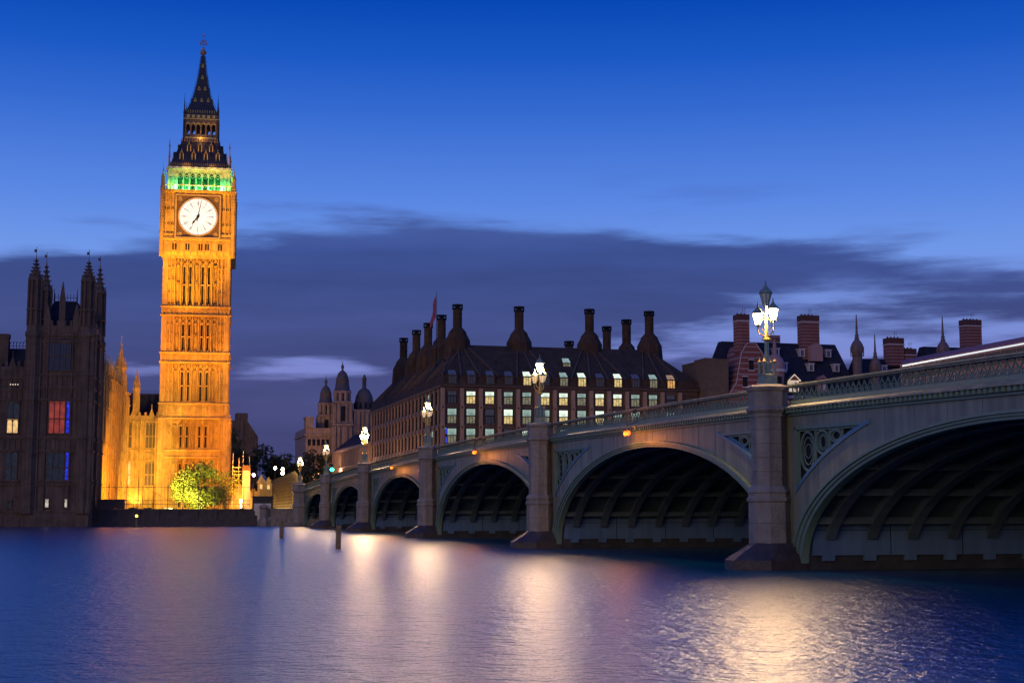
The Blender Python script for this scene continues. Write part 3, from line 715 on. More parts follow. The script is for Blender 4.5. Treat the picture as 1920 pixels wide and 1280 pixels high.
# clock dials
DIALW = emis('opal_dial', (1.0, .98, .90), .86, (.25, .25, .25)); 
BRASS = mat('dark_gilt_frame', (.16, .10, .03), .45, .3, 3, metal=.4)
DR = 3.72
for ki, (u, v) in enumerate(E4):
    mb = MB().face(TE, TN, u, v)
    q = 4.35
    mb.box(-q, q, CW-.24, CW-.12, DC-q, DC+q, 0)
    for a in (-1, 1):
        for (w_, dd) in ((.34, .22), (.14, .32)):
            mb.box(a*q-w_, a*q+w_, CW-.2, CW+dd-.1, DC-q-w_, DC+q+w_, 1 if w_ < .2 else 0); mb.box(-q, q, CW-.2, CW+dd-.102, DC+a*q-w_, DC+a*q+w_, 1 if w_ < .2 else 0)
        for b in (-1, 1):
            mb.ring(a*3.6, CW-.08, DC+b*3.6, .42, .42, .1, 1, 10); mb.ring(a*3.6, CW-.08, DC+b*3.6, .2, .2, .16, 1, 8)
    mb.ring(0, CW-.02, DC, DR+.12, DR+.12, .2, 1, 48)
    fr = ct.part('dial_frame', mb, [BRASS, GOLD], cs)
    mb = MB().face(TE, TN, u, v)
    n = 64; pts = [(DR*math.cos(2*PI*i/n), DR*math.sin(2*PI*i/n)) for i in range(n)]
    mb.loft([[(x, CW-.11, DC+z) for x, z in pts], [(x, CW-.04, DC+z) for x, z in pts]], 0)
    dm = 1; yy = CW-.035
    for r, w_ in ((DR*.985, .05), (DR*.80, .035), (DR*.62, .03), (DR*.50, .02)): mb.ring(0, yy, DC, r, r, w_, 1, 60)
    for i in range(12):
        t = 2*PI*i/12; mb.bar((DR*.50*math.sin(t), yy, DC+DR*.50*math.cos(t)), (DR*.985*math.sin(t), yy, DC+DR*.985*math.cos(t)), .06, 1)
    for i in range(60):
        t = 2*PI*i/60; mb.bar((DR*.90*math.sin(t), yy, DC+DR*.90*math.cos(t)), (DR*.975*math.sin(t), yy, DC+DR*.975*math.cos(t)), .03, 1)
    NUM = ['XII', 'I', 'II', 'III', 'IIII', 'V', 'VI', 'VII', 'VIII', 'IX', 'X', 'XI']
    for i, s_ in enumerate(NUM):      # roman numerals, feet towards the centre
        t = 2*PI*i/12; wid = {'I': .13, 'V': .26, 'X': .26}
        tot = sum(wid[c] for c in s_); p = -tot/2; r0, r1 = DR*.655, DR*.785
        def pt(a, r): return (r*math.sin(t)+a*math.cos(t), yy, DC+r*math.cos(t)-a*math.sin(t))
        for c in s_:
            m_ = p+wid[c]/2
            if c == 'I': mb.bar(pt(m_, r0), pt(m_, r1), .04, 1)
            if c == 'V': mb.bar(pt(m_-.09, r1), pt(m_, r0), .04, 1); mb.bar(pt(m_+.09, r1), pt(m_, r0), .04, 1)
            if c == 'X': mb.bar(pt(m_-.09, r0), pt(m_+.09, r1), .04, 1); mb.bar(pt(m_+.09, r0), pt(m_-.09, r1), .04, 1)
            p += wid[c]
    if ki in (2,): pass
    dl = ct.part('clock_dial', mb, [DIALW, BLACK], cs)
    sgn = 1
    for nm, ang, ln, w_, bk in (('minute_hand', R(11), 3.35, .24, .9), ('hour_hand', R(216), 1.75, .26, .5)):
        mb = MB().face(TE, TN, u, v); sn, co = math.sin(ang), math.cos(ang); y = CW+.10 if nm[0] == 'm' else CW+.04
        mb.bar((-bk*sn, y, DC-bk*co), (ln*sn, y, DC+ln*co), w_, w2=w_*.3 if nm[0] == 'm' else w_*.8)
        if nm[0] == 'h':
            mb.bar((ln*.78*sn-.2*co, y, DC+ln*.78*co+.2*sn), (ln*.78*sn+.2*co, y, DC+ln*.78*co-.2*sn), .3)
            mb.bar((ln*.8*sn, y, DC+ln*.8*co), ((ln+.3)*sn, y, DC+(ln+.3)*co), .34, w2=.02)
        mb.ring(0, y, DC, .22, .22, .2, 0, 8)
        ct.part(nm, mb, BLACK, cs)
# belfry
BG = mat('belfry_stone', (.42, .42, .26), .8, .2, 1, .3)
mb = MB()
mb.box(TE-5.2, TE+5.2, TN-5.2, TN+5.2, 66.5, 71.2, 1)
def f(m):
    d = 6.15
    for k in range(8):
        y = (k-3.5)*1.24; m.box(y-.13, y+.13, d-.9, d, 66.6, 70.0); m.box(y-.06, y+.06, d, d+.1, 66.6, 70.6)
    for k in range(7):
        y = (k-3)*1.24; pts = pointed(y, 69.2, 1.02, 1.1)
        for a_, b_ in zip(pts[:-1], pts[1:]): m.bar((a_[0], d-.1, a_[1]), (b_[0], d-.1, b_[1]), .16)
        m.ring(y, d-.12, 69.3, .3, .3, .09, 0, 8)
        m.box(y-.5, y+.5, 5.21, 5.24, 67.0, 70.0, 2)
    for sg in (-1, 1):
        a, b = sorted((sg*4.5, sg*6.1)); m.box(a, b, d-.9, d-.12, 66.6, 70.4)
        for y in (4.6, 5.3, 6.0): m.box(sg*y-.12, sg*y+.12, d-.12, d+.06, 66.6, 70.8)
    m.box(-6.1, 6.1, d-.8, d, 70.3, 70.8)
    m.box(-6.35, 6.35, d-.4, d+.28, 70.8, 71.25)
    for k in range(10): y = (k-4.5)*1.25; m.box(y-.3, y+.3, d+.28, d+.36, 70.75, 71.3, 3)
    # balustrade in front of the bell openings
    for k in range(24): y = (k-11.5)*.58; m.box(y-.07, y+.07, CW-.15, CW, 66.5, 67.3)
    m.box(-7.0, 7.0, CW-.2, CW+.05, 67.3, 67.5)
    for k in range(6): y = (k-2.5)*1.28; m.lathe(y, CW-.05, [(.12, 67.5), (.14, 67.7), (.02, 68.4)], 5)
sides(f, mb)
BELL = mat('green_lit_opening', (.02, .09, .045), .6, .2, 1)  # green light and depth of the openings are put into these dark greens
bf = ct.part('belfry', mb, [BG, mat('green_lit_chamber', (.06, .14, .08), .8), BELL, mat('painted_shields', (.5, .6, .45), .6)])
mb = MB()
for sx_ in (-1, 1):
    for sy_ in (-1, 1):
        x, y = TE+sx_*(CW-.1), TN+sy_*(CW-.1)
        mb.oct(x, y, [(.42, 52.8), (.45, 53.4), (.45, 66.6), (.55, 66.8), (.42, 67), (.36, 68.6), (.42, 68.8), (.12, 69.8), (.16, 69.9), (.04, 70.8)])
        for k in range(14): mb.oct(x, y, [(.50, 57+k*.62), (.50, 57.12+k*.62)])
        mb.bar((x, y, 70.6), (x, y, 71.7), .06)
        x, y = TE+sx_*5.95, TN+sy_*5.95
        mb.oct(x, y, [(.20, 70.9), (.18, 73.2), (.26, 73.3), (.16, 73.5), (.10, 75.2), (.22, 75.5), (.1, 75.8), (.04, 76.9)])
        mb.bar((TE+sx_*6.9, TN+sy_*6.9, 69), (TE+sx_*6.0, TN+sy_*6.0, 70.3), .14)
        ct.part('corner_pinnacle', mb, [STONE]); mb = MB()
# lower roof
mb = MB(); mb.sq(TE, TN, [(5.95, 71.26), (6.0, 71.5), (5.7, 71.9), (5.6, 72.4), (4.95, 73.7), (4.35, 75.2), (3.85, 76.6), (3.65, 77.2)])
def f(m):
    for k in range(9): y = (k-4)*1.3; m.bar((y, 5.62, 72.3), (y*.64, 3.75, 77.0), .10)
sides(f, mb)
rf = ct.part('lower_roof', mb, IRON)
mb = MB()
def f(m):
    y = -5.7
    while y < 5.8: m.bar((y, 5.85, 71.5), (y+.15, 5.75, 72.3), .09, 0, 4); m.bar((y+.3, 5.85, 71.5), (y+.15, 5.75, 72.3), .09); y += .42
    y = -3.7
    while y < 3.8: m.bar((y, 3.85, 77.2), (y+.12, 3.85, 77.8), .10); m.box(y-.02, y+.26, 3.75, 3.9, 77.1, 77.25); y += .5
sides(f, mb); ct.part('roof_cresting', mb, mat('tarnished_gilt', (.30, .18, .07), .5, .3, 3, metal=.3), rf)
def f(m):
    for zz, ys, d in ((73.0, (-3.6, -1.2, 1.2, 3.6), 5.25), (74.9, (-2.2, 0, 2.2), 4.5)):
        for y in ys:
            m.box(y-.36, y+.36, d-.9, d, zz, zz+1.1, 1); m.box(y-.18, y+.18, d, d+.02, zz+.15, zz+.85, 2)
            for q in (-.33, .33): m.box(y+q-.08, y+q+.08, d, d+.06, zz, zz+1.1, 0)
            m.prism([(y-.46, zz+1.1), (y+.46, zz+1.1), (y, zz+1.9)], d-1.3, d+.03, 1)
            m.bar((y-.42, d+.05, zz+1.1), (y, d+.05, zz+1.8), .08); m.bar((y+.42, d+.05, zz+1.1), (y, d+.05, zz+1.8), .08); m.bar((y, d, zz+1.8), (y, d, zz+2.3), .07)
mb = MB(); sides(f, mb); ct.part('roof_dormers', mb, [GOLD, IRON, BLACK], rf)
# lantern
mb = MB(); mb.box(TE-3.3, TE+3.3, TN-3.3, TN+3.3, 77.21, 78.1, 0)
mb.sq(TE, TN, [(3.3, 81.2), (3.35, 81.8), (3.5, 82.2), (3.55, 82.9), (3.3, 83.0)], 0)
def f(m):
    d = 3.25
    for k in range(7):
        y = (k-3)*1.02; m.box(y-.15, y+.15, d-.35, d, 78.1, 81.2)
    for k in range(6):
        y = (k-2.5)*1.02; pts = pointed(y, 80.4, .8, .8)
        for a_, b_ in zip(pts[:-1], pts[1:]): m.bar((a_[0], d-.1, a_[1]), (b_[0], d-.1, b_[1]), .12, 1)
        m.box(y-.25, y+.25, 3.52, 3.60, 82.2, 82.8, 1)
        m.bar((y-.5, d+.08, 80.9), (y, d+.08, 81.35), .10, 1); m.bar((y+.5, d+.08, 80.9), (y, d+.08, 81.35), .10, 1)
        m.box(y-.4, y+.4, d-.3, d-.22, 78.1, 78.9)
    m.box(-3.3, 3.3, d, d+.12, 78.0, 78.2, 1); m.box(-3.5, 3.5, d+.2, d+.32, 81.9, 82.1, 1)
sides(f, mb)
ct.part('lantern_stage', mb, [mat('lantern_ironwork', (.13, .09, .06), .5, .3, 2), GOLD])
mb = MB(); mb.sq(TE, TN, [(1.2, 78.1), (1.2, 81.2)]); ct.part('lantern_core', mb, IRON)
mb = MB()
for sx_ in (-1, 1):
    for sy_ in (-1, 1):
        x, y = TE+sx_*3.35, TN+sy_*3.35
        mb.oct(x, y, [(.22, 77.2), (.2, 82.9), (.24, 83.2), (.1, 84.3), (.13, 84.4), (.04, 86.5)])
        mb.bar((x, y, 86), (x, y, 87.4), .05)
        ct.part('lantern_pinnacle', mb, IRON); mb = MB()
mb = MB(); mb.sq(TE, TN, [(3.3, 83.01), (3.2, 83.3), (3.2, 83.8), (2.85, 84.1), (2.25, 85.6), (1.72, 87.4), (1.28, 89.3), (.92, 91.3), (.60, 93.6), (.40, 95.2), (.28, 96.3)], 1)
def f(m):
    for zz, ys, d in ((86.1, (-1.3, 0, 1.3), 2.15), (88.7, (-.6, .6), 1.45), (91.2, (0,), .98), (93.8, (0,), .62)):
        for y in ys:
            m.bar((y-.25, d+.02, zz), (y, d+.02, zz+.7), .09); m.bar((y+.25, d+.02, zz), (y, d+.02, zz+.7), .09); m.box(y-.25, y+.25, d-.25, d+.03, zz-.1, zz+.05)
            m.prism([(y-.2, zz+.05), (y+.2, zz+.05), (y, zz+.6)], d-.5, d-.05, 1)
    for k in range(14): m.bar((-3.1+k*.48, 3.2, 83.3), (-3.1+k*.48, 3.2, 83.9), .08)
sides(f, mb)
for k in range(26):
    z = 84.2+k*.47; w_ = [(3.3, 83), (2.85, 84.1), (2.25, 85.6), (1.72, 87.4), (1.28, 89.3), (.92, 91.3), (.60, 93.6), (.40, 95.2), (.28, 96.3)]
    for (wa, za), (wb, zb_) in zip(w_[:-1], w_[1:]):
        if za <= z < zb_: ww = wa+(wb-wa)*(z-za)/(zb_-za)
    for a in (-1, 1):
        for b in (-1, 1): mb.bar((TE+a*ww, TN+b*ww, z), (TE+a*(ww+.22), TN+b*(ww+.22), z+.2), .10, 1)
sp = ct.part('spire', mb, [GOLD, IRON])
mb = MB(); mb.lathe(TE, TN, [(.15, 96.3), (.3, 96.5), (.62, 96.8), (.72, 97.1), (.5, 97.4), (.25, 97.6), (.3, 97.9), (.1, 98.1), (.08, 101.3)], 10)
for z, r in ((98.9, .95), (99.5, .5)):
    for q in range(4):
        t = q*PI/2+PI/4; mb.bar((TE, TN, z-.2), (TE+r*math.cos(t), TN+r*math.sin(t), z+.1), .09); mb.bar((TE+r*math.cos(t), TN+r*math.sin(t), z-.2), (TE+r*math.cos(t), TN+r*math.sin(t), z+.45), .12)
mb.bar((TE, TN, 100.4), (TE, TN, 100.6), .3); mb.bar((TE, TN-.35, 100.8), (TE, TN+.35, 100.8), .1)
ct.part('finial', mb, mat('old_gilt', (.38, .22, .10), .4, .2, 3, metal=.4), sp)

# ------------------------------------------------------------------ gothic palace buildings
GW = {}
def gothic_window(w, h, nl, pane, stone, key, depth=.16, transom=True):
    """window mesh in local x (along) / y (outward) / z with foot at origin"""
    k = (key, round(w, 2), round(h, 2))
    if k in GW: return GW[k]
    m = MB(); lw = w/nl
    m.box(-w/2, w/2, .006, .012, 0, h, 0)
    for q in range(nl+1): x = -w/2+q*lw; m.box(x-.06, x+.06, .0, depth, 0, h, 1)
    if transom: m.box(-w/2, w/2, .004, depth-.03, h*.45, h*.45+.12, 1)
    for q in range(nl):
        x = -w/2+(q+.5)*lw
        for z in ((h*.45-.35, h-.5) if transom else (h-.45,)):
            pts = pointed(x, z, lw-.08, .35); m.path([(a, depth*.5, b) for a, b in pts], .07, 1)
    m.box(-w/2-.12, w/2+.12, .0, depth+.08, -.16, 0, 1); m.box(-w/2-.12, w/2+.12, 0, depth+.1, h, h+.14, 1)
    GW[k] = m.mesh('window', [pane, stone]); return GW[k]
def facade(m, L, z0, z1, bays, strings, mi=0, pin=True, but=.55, dep=.45, par_h=1.4, panel=True, d0=0):
    """gothic wall dressing on a face: local x 0..L, y outward, buttresses, strings, panels, battlements"""
    bw = L/bays
    for k in range(bays+1):
        x = k*bw
        m.box(x-but/2, x+but/2, d0, d0+dep, z0, z1-1, mi); m.box(x-but/2-.08, x+but/2+.08, d0, d0+dep+.1, z0, z0+1.2, mi)
        for z in strings: m.box(x-but/2-.1, x+but/2+.1, d0, d0+dep+.14, z, z+.24, mi)
        m.frus(x-but/2, x+but/2, d0, d0+dep, z1-1, x-but/3, x+but/3, d0, d0+.28, z1+par_h*.3, mi)
        if pin:
            m.at and None
            m.box(x-.2, x+.2, d0, d0+.35, z1, z1+par_h+.3, mi); m.frus(x-.24, x+.24, d0-.04, d0+.4, z1+par_h+.3, x-.04, x+.04, d0+.15, d0+.22, z1+par_h+1.6, mi); m.box(x-.14, x+.14, d0+.05, d0+.32, z1+par_h+1.7, z1+par_h+1.95, mi)
    for z in strings: m.box(0, L, d0, d0+.22, z, z+.22, mi); m.box(0, L, d0, d0+.12, z-.16, z, mi)
    for k in range(bays):
        x = k*bw
        if panel:
            n = max(3, int(bw/.7))
            for q in range(1, n):
                u = x+q*bw/n
                for a, b in zip(strings[:-1], strings[1:]):
                    if b-a < 2.4: m.box(u-.05, u+.05, d0, d0+.10, a+.22, b-.16, mi)
        # battlements with a little gable
        m.box(x, x+bw, d0-.25, d0, z1, z1+par_h*.6, mi)
        n = max(3, int(bw/.9))
        for q in range(n): u = x+(q+.5)*bw/n; m.box(u-.2, u+.2, d0-.22, d0+.03, z1+par_h*.6, z1+par_h, mi)
        m.prism([(x+bw/2-.8, z1+.2), (x+bw/2+.8, z1+.2), (x+bw/2, z1+par_h+.9)], d0-.1, d0+.08, mi); m.bar((x+bw/2, d0, z1+par_h+.6), (x+bw/2, d0, z1+par_h+1.6), .12, mi)
DARKWIN = mat('leaded_glass', (.02, .02, .025), .25, .4, 4, spec=.5)
AMBERWIN = mat('curtained_glass', (.09, .06, .03), .5, .2, 4)
# --- dark river block (unlit), front at e=-240
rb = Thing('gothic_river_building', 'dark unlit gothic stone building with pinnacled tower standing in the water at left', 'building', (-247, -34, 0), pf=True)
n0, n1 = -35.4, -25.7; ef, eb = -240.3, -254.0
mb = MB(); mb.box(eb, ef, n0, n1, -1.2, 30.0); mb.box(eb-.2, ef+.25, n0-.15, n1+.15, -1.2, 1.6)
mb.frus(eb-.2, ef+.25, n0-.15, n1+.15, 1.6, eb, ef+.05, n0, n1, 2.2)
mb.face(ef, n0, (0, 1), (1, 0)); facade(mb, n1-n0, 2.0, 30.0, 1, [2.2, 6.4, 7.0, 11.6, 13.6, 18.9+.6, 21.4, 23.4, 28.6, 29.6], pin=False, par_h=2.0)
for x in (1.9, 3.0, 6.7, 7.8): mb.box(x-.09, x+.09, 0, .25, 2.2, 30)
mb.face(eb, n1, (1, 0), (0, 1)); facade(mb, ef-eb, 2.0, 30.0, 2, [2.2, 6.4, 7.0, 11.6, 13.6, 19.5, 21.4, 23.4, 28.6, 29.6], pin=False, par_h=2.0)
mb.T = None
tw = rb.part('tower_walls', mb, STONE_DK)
def turret(m, e, n, r, z0, zc, zs, ztop, flag=True, mi=0):
    m.oct(e, n, [(r*1.05, z0), (r*1.02, zc-.3), (r*1.2, zc), (r*1.2, zc+.5), (r, zc+.7), (r, zc+1.5)], mi)
    h = zs-zc-1.5
    for q in range(8):
        t = PI/8+q*PI/4; k = 1/math.cos(PI/8)
        m.bar((e+r*.96*k*math.cos(t), n+r*.96*k*math.sin(t), zc+1.5), (e+r*.92*k*math.cos(t), n+r*.92*k*math.sin(t), zs), .26*r, mi)
        m.bar((e+r*k*math.cos(t), n+r*k*math.sin(t), zs), (e+r*.85*k*math.cos(t), n+r*.85*k*math.sin(t), zs+1.1), .2*r, mi, w2=.03)
    m.oct(e, n, [(r*.84, zc+1.5), (r*.8, zs-.2), (r*1.05, zs), (r*1.05, zs+.3), (r*.82, zs+.5), (r*.55, zs+1.5), (r*.28, zs+(ztop-zs)*.55), (r*.1, ztop-.5), (.05, ztop)], mi)
    for k in range(5):
        z = zs+.8+k*(ztop-zs-1)/5; rr_ = r*(.9-.17*k)
        for q in range(8): t = q*PI/4; m.bar((e+rr_*.6*math.cos(t), n+rr_*.6*math.sin(t), z), (e+(rr_+.12)*math.cos(t), n+(rr_+.12)*math.sin(t), z+.22), .14, mi)
    if flag: m.bar((e, n, ztop-.2), (e, n, ztop+1.6), .07, mi); m.box(e-.02, e+.02, n-.35, n+.02, ztop+.75, ztop+1.2, mi)
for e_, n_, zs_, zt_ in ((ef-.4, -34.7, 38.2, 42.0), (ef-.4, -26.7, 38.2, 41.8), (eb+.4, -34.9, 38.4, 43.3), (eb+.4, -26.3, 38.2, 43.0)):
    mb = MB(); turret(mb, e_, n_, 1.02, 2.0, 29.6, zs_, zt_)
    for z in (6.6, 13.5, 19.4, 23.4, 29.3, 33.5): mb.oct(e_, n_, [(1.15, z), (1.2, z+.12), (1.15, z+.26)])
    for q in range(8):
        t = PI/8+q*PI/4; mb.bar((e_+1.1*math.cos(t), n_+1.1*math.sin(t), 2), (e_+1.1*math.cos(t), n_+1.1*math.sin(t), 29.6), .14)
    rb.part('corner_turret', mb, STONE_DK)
mb = MB(); mb.frus(eb+1.4, ef-1.4, n0+1.3, n1-1.3, 30.0, eb+4.2, ef-4.2, n0+3.1, n1-3.1, 35.6)
for k in range(8): y = n0+3.2+k*.48; mb.bar((ef-4.3, y, 35.6), (ef-4.3, y, 36.8), .07); 
mb.bar((ef-4.3, n0+3.1, 36.2), (ef-4.3, n1-3.1, 36.2), .06)
mb.bar((ef-4.3, n0+3.1, 35.6), (ef-4.3, n0+3.1, 37.6), .22, w2=.05); mb.bar((ef-4.3, n1-3.1, 35.6), (ef-4.3, n1-3.1, 37.6), .22, w2=.05)
rb.part('tower_roof', mb, SLATE)
mb = MB(); x = n0+4.9
mb.box(ef-.5, ef+.1, x-.45, x+.45, 30, 35.2); mb.frus(ef-.5, ef+.1, x-.45, x+.45, 35.2, ef-.25, ef-.15, x-.05, x+.05, 38.2)
for q in (-2.2, 2.2): mb.box(ef-.3, ef+.1, x+q-.5, x+q+.5, 30, 32.6); mb.frus(ef-.3, ef+.1, x+q-.5, x+q+.5, 32.6, ef-.1, ef, x+q-.03, x+q+.03, 34.6)
rb.part('parapet_pinnacle', mb, STONE_DK)
REDWIN = emis('red_curtained_window', (.80, .10, .045), .28, (.1, .02, .01), .35, .9)
BLUEWIN = emis('blue_lit_window', (.02, .04, 1.0), .55, (.02, .02, .1), .8, 2.0)
WARMWIN = emis('warm_lit_window', (1, .62, .22), .85, (.2, .1, .05), .3, 1.2)
GLIMWIN = emis('glimmering_window', (.20, .34, .36), .018, (.02, .02, .02), .98, 1.8)
WHITEWIN = emis('white_lit_window', (1, .86, .66), .55, (.2, .2, .2), .4, 2)
RE = Matrix.Rotation
def put_e(th, me, e, n, z, label=None, parent=None): return th.inst('window', me, (e, n, z), -PI/2, parent, label)    # east-facing (local x -> -n)
def put_n(th, me, e, n, z, label=None, parent=None): return th.inst('window', me, (e, n, z), 0, parent, label)        # north-facing
put_e(rb, gothic_window(3.4, 4.9, 4, DARKWIN, STONE_DK, 'dk'), ef, -30.7, 24.2, None, tw)
put_e(rb, gothic_window(2.45, 4.9, 3, REDWIN, STONE_DK, 'red'), ef, -30.75, 14.4, 'window glowing red with three lights', tw)
put_e(rb, gothic_window(.55, 4.9, 1, BLUEWIN, STONE_DK, 'blue'), ef, -29.1, 14.4, 'narrow blue-lit window beside the red one', tw)
put_e(rb, gothic_window(2.6, 4.6, 3, GLIMWIN, STONE_DK, 'gl'), ef, -30.75, 7.0, None, tw)
put_e(rb, gothic_window(.6, 4.6, 1, BLUEWIN, STONE_DK, 'blue'), ef, -29.0, 7.0, 'narrow blue-lit window on the lower floor', tw)
for n_ in (-31.8, -28.9): put_e(rb, gothic_window(.62, 1.2, 1, WHITEWIN, STONE_DK, 'wh', transom=False), ef, n_, 3.0, 'small lit window near the water', tw)
# side wing to the left
mb = MB(); mb.box(eb, ef-.6, -62, n0, -1.2, 23.4); mb.box(eb, ef-.4, -62, n0, -1.2, 1.6)
mb.face(ef-.6, -49.4, (0, 1), (1, 0)); facade(mb, 14.0, 2.0, 23.4, 3, [2.2, 6.4, 7.0, 11.6, 13.6, 19.5, 21.0, 22.8], pin=True, par_h=2.2)
mb.T = None
wg = rb.part('side_wing_walls', mb, STONE_DK)
mb = MB(); mb.frus(eb+1, ef-1.6, -62, n0-.02, 23.4, eb+4.8, ef-5.4, -62, n0-.02, 28.0)
y = -50
while y < n0-.2: mb.bar((ef-5.4, y, 28), (ef-5.4, y, 29.1), .08); mb.bar((ef-5.4, y, 28.8), (ef-5.4, y+.25, 29.2), .07); y += .5
mb.bar((ef-5.4, -50, 28.4), (ef-5.4, n0, 28.4), .06)
rb.part('side_wing_roof', mb, SLATE)
mb = MB(); mb.box(ef-4.6, ef-3.2, -40.3, -38.9, 23, 29.8); mb.box(ef-4.7, ef-3.1, -40.4, -38.8, 29.4, 30.1); rb.part('chimney', mb, STONE_DK)
for k in range(3):
    n_ = -37.4-k*4.67
    put_e(rb, gothic_window(1.8, 4.8, 2, GLIMWIN, STONE_DK, 'gl'), ef-.6, n_, 14.4, None, wg)
    put_e(rb, gothic_window(1.8, 4.6, 2, GLIMWIN, STONE_DK, 'gl'), ef-.6, n_, 7.0, None, wg)
    put_e(rb, gothic_window(.55, 1.2, 1, GLIMWIN, STONE_DK, 'gl', transom=False), ef-.6, n_, 2.8, None, wg)
put_e(rb, gothic_window(1.7, 2.1, 2, WARMWIN, STONE_DK, 'wm', .2, transom=False), ef-.585, -37.4, 14.42, 'warm lit lower half of a window on the side wing', wg)
mb = MB()
for k in range(4): mb.box(ef-.6, ef-.585, -38.0+k*.36, -37.86+k*.36, 21.85, 22.0)
rb.part('row_of_small_lights', mb, emis('tiny_light', (1, .8, .55), 1.2), wg)

# --- floodlit palace wing (north front) and its link to the clock tower
fw = Thing('floodlit_palace_wing', 'golden floodlit gothic wing running back from the river to the foot of the clock tower', 'building', (-280, -32, 2.7), pf=True)
WN = -26.05; WE0, WE1 = -254.2, -304.0
mb = MB(); mb.box(WE1, WE0, -36, WN, 2.7, 25.6)
mb.face(WE1, WN, (1, 0), (0, 1)); facade(mb, WE0-WE1, 2.7, 25.6, 12, [2.9, 6.6, 11.6, 13.5, 19.2, 20.0, 23.0, 25.2], par_h=1.5, but=.9, dep=.95)
mb.T = None
w1 = fw.part('wing_walls', mb, STONE)
bw = (WE0-WE1)/12
for k in range(12):
    for z, h in ((7.6, 3.7), (14.0, 4.8), (20.8, 3.6)): put_n(fw, gothic_window(2.3, h, 3, AMBERWIN, STONE, 'am'), WE1+(k+.5)*bw, WN, z, None, w1)
mb = MB(); mb.frus(WE1, WE0, -36, WN-1.5, 25.6, WE1+4, WE0, -33, -31.5, 28.0); fw.part('wing_roof', mb, SLATE)
# link wall facing the river
LE = -304.0; LN0, LN1 = WN, -19.0
mb = MB(); mb.box(LE-10, LE, LN0, LN1, 2.7, 20.2)
mb.face(LE, LN0, (0, 1), (1, 0)); facade(mb, LN1-LN0, 2.7, 20.2, 2, [2.9, 6.7, 7.1, 12.2, 14.3, 20.0], par_h=1.6, pin=False, but=.7)
for x in (.55, 2.4, 2.9, 4.1, 6.5): mb.box(x-.08, x+.08, 0, .22, 2.7, 20)
for k in range(4):
    x = 1.0+k*1.75; mb.ring(x, .14, 13.3, .5, .5, .14, n=10); mb.box(x-.2, x+.2, .02, .26, 12.9, 13.7)
for x in (5.0, 5.4): mb.ring(x, .2, 13.3, .28, .55, .16, n=8)
mb.T = None
w2 = fw.part('link_walls', mb, STONE)
WHT = emis('blind_lit_window', (1, .72, .30), .35, (.35, .28, .15), .3, 1)
for n_, w_, nl in ((-25.1, 1.25, 2), (-20.85, 2.0, 3)):
    put_e(fw, gothic_window(w_, 5.0, nl, AMBERWIN, STONE, 'am'), LE, n_, 14.8, None, w2)
    put_e(fw, gothic_window(w_, 4.6, nl, WHT if w_ < 1.5 else AMBERWIN, STONE, 'wht' if w_ < 1.5 else 'am'), LE, n_, 7.4, None, w2)
def pinn(m, e, n, r, z0, z1, z2):
    m.oct(e, n, [(r, z0), (r, z1-1.4), (r*1.18, z1-1.1), (r*1.18, z1-.7), (r*.9, z1-.5), (r*.62, z1+.6), (r*.26, z1+(z2-z1)*.5), (r*.12, z1+(z2-z1)*.75), (r*.2, z1+(z2-z1)*.8), (.03, z2)])
    for q in range(8):
        t = PI/8+q*PI/4; m.bar((e+r*1.05*math.cos(t), n+r*1.05*math.sin(t), z0), (e+r*1.05*math.cos(t), n+r*1.05*math.sin(t), z1), .10); m.bar((e+r*1.05*math.cos(t), n+r*1.05*math.sin(t), z1), (e+r*.8*math.cos(t), n+r*.8*math.sin(t), z1+1.3), .13, w2=.02)
        for k in range(3): z = z1+.8+k*(z2-z1)/5; m.bar((e+r*.3*math.cos(t), n+r*.3*math.sin(t), z), (e+r*(.75-.16*k)*math.cos(t), n+r*(.75-.16*k)*math.sin(t), z+.15), .1)
mb = MB(); pinn(mb, LE+.3, WN-.9, 1.0, 2.7, 31.5, 35.9); mb.bar((LE+.3, WN-.9, 35.5), (LE+.3, WN-.9, 36.9), .07)
for z in (7, 12.2, 14.3, 20, 26.5): mb.oct(LE+.3, WN-.9, [(1.12, z), (1.18, z+.2), (1.1, z+.3)])
fw.part('corner_turret', mb, STONE)
mb = MB(); pinn(mb, LE-1.2, -23.9, .62, 20, 27.5, 30.6); fw.part('parapet_turret', mb, STONE)
mb = MB(); mb.frus(LE-13, LE-3, LN0, LN1-.3, 20.2, LE-9, LE-7, LN0, LN1-.3, 26.0)
y = LN0
while y < LN1-.5: mb.bar((LE-7, y, 26), (LE-7, y, 26.6), .07); y += .45
fw.part('link_roof', mb, SLATE)

# flood lamps: visible fittings on the ground that throw the light
FL = [((-247.5, -19.5, 3.1), (-285, -25.6, 17), 56000, (1.0, .40, .02), 60), ((-282, 8, 3.1), (TE+6, -12.6, 34), 420000, (1.0, .36, .02), 60), ((-276, -2.5, 3.1), (TE+6, -12.6, 10), 52000, (1.0, .32, .02), 60), ((-264, 3, 3.1), (TE+6, -12.2, 22), 150000, (1.0, .34, .02), 42), ((-262, -18.5, 3.1), (TE+6, -12.6, 44), 300000, (1.0, .34, .02), 34),
      ((-266, -21, 3.1), (TE+6, -12.6, 56), 620000, (1.0, .47, .03), 18), ((-281, -22.6, 3.1), (-304, -22.5, 10), 9000, (1.0, .50, .07), 95),
      ((-268, -15.5, 3.1), (-284, -26, 12), 9000, (1.0, .34, .03), 110), ((-293, -20.5, 3.1), (-300, -26, 14), 10000, (1.0, .38, .03), 110),
      ((-258, -17.5, 3.1), (-264, -26, 13), 6000, (1.0, .38, .03), 110), ((-302.6, -23.3, 3.1), (-304.4, -23.3, 12), 2600, (1.0, .62, .15), 120)]
th0 = None
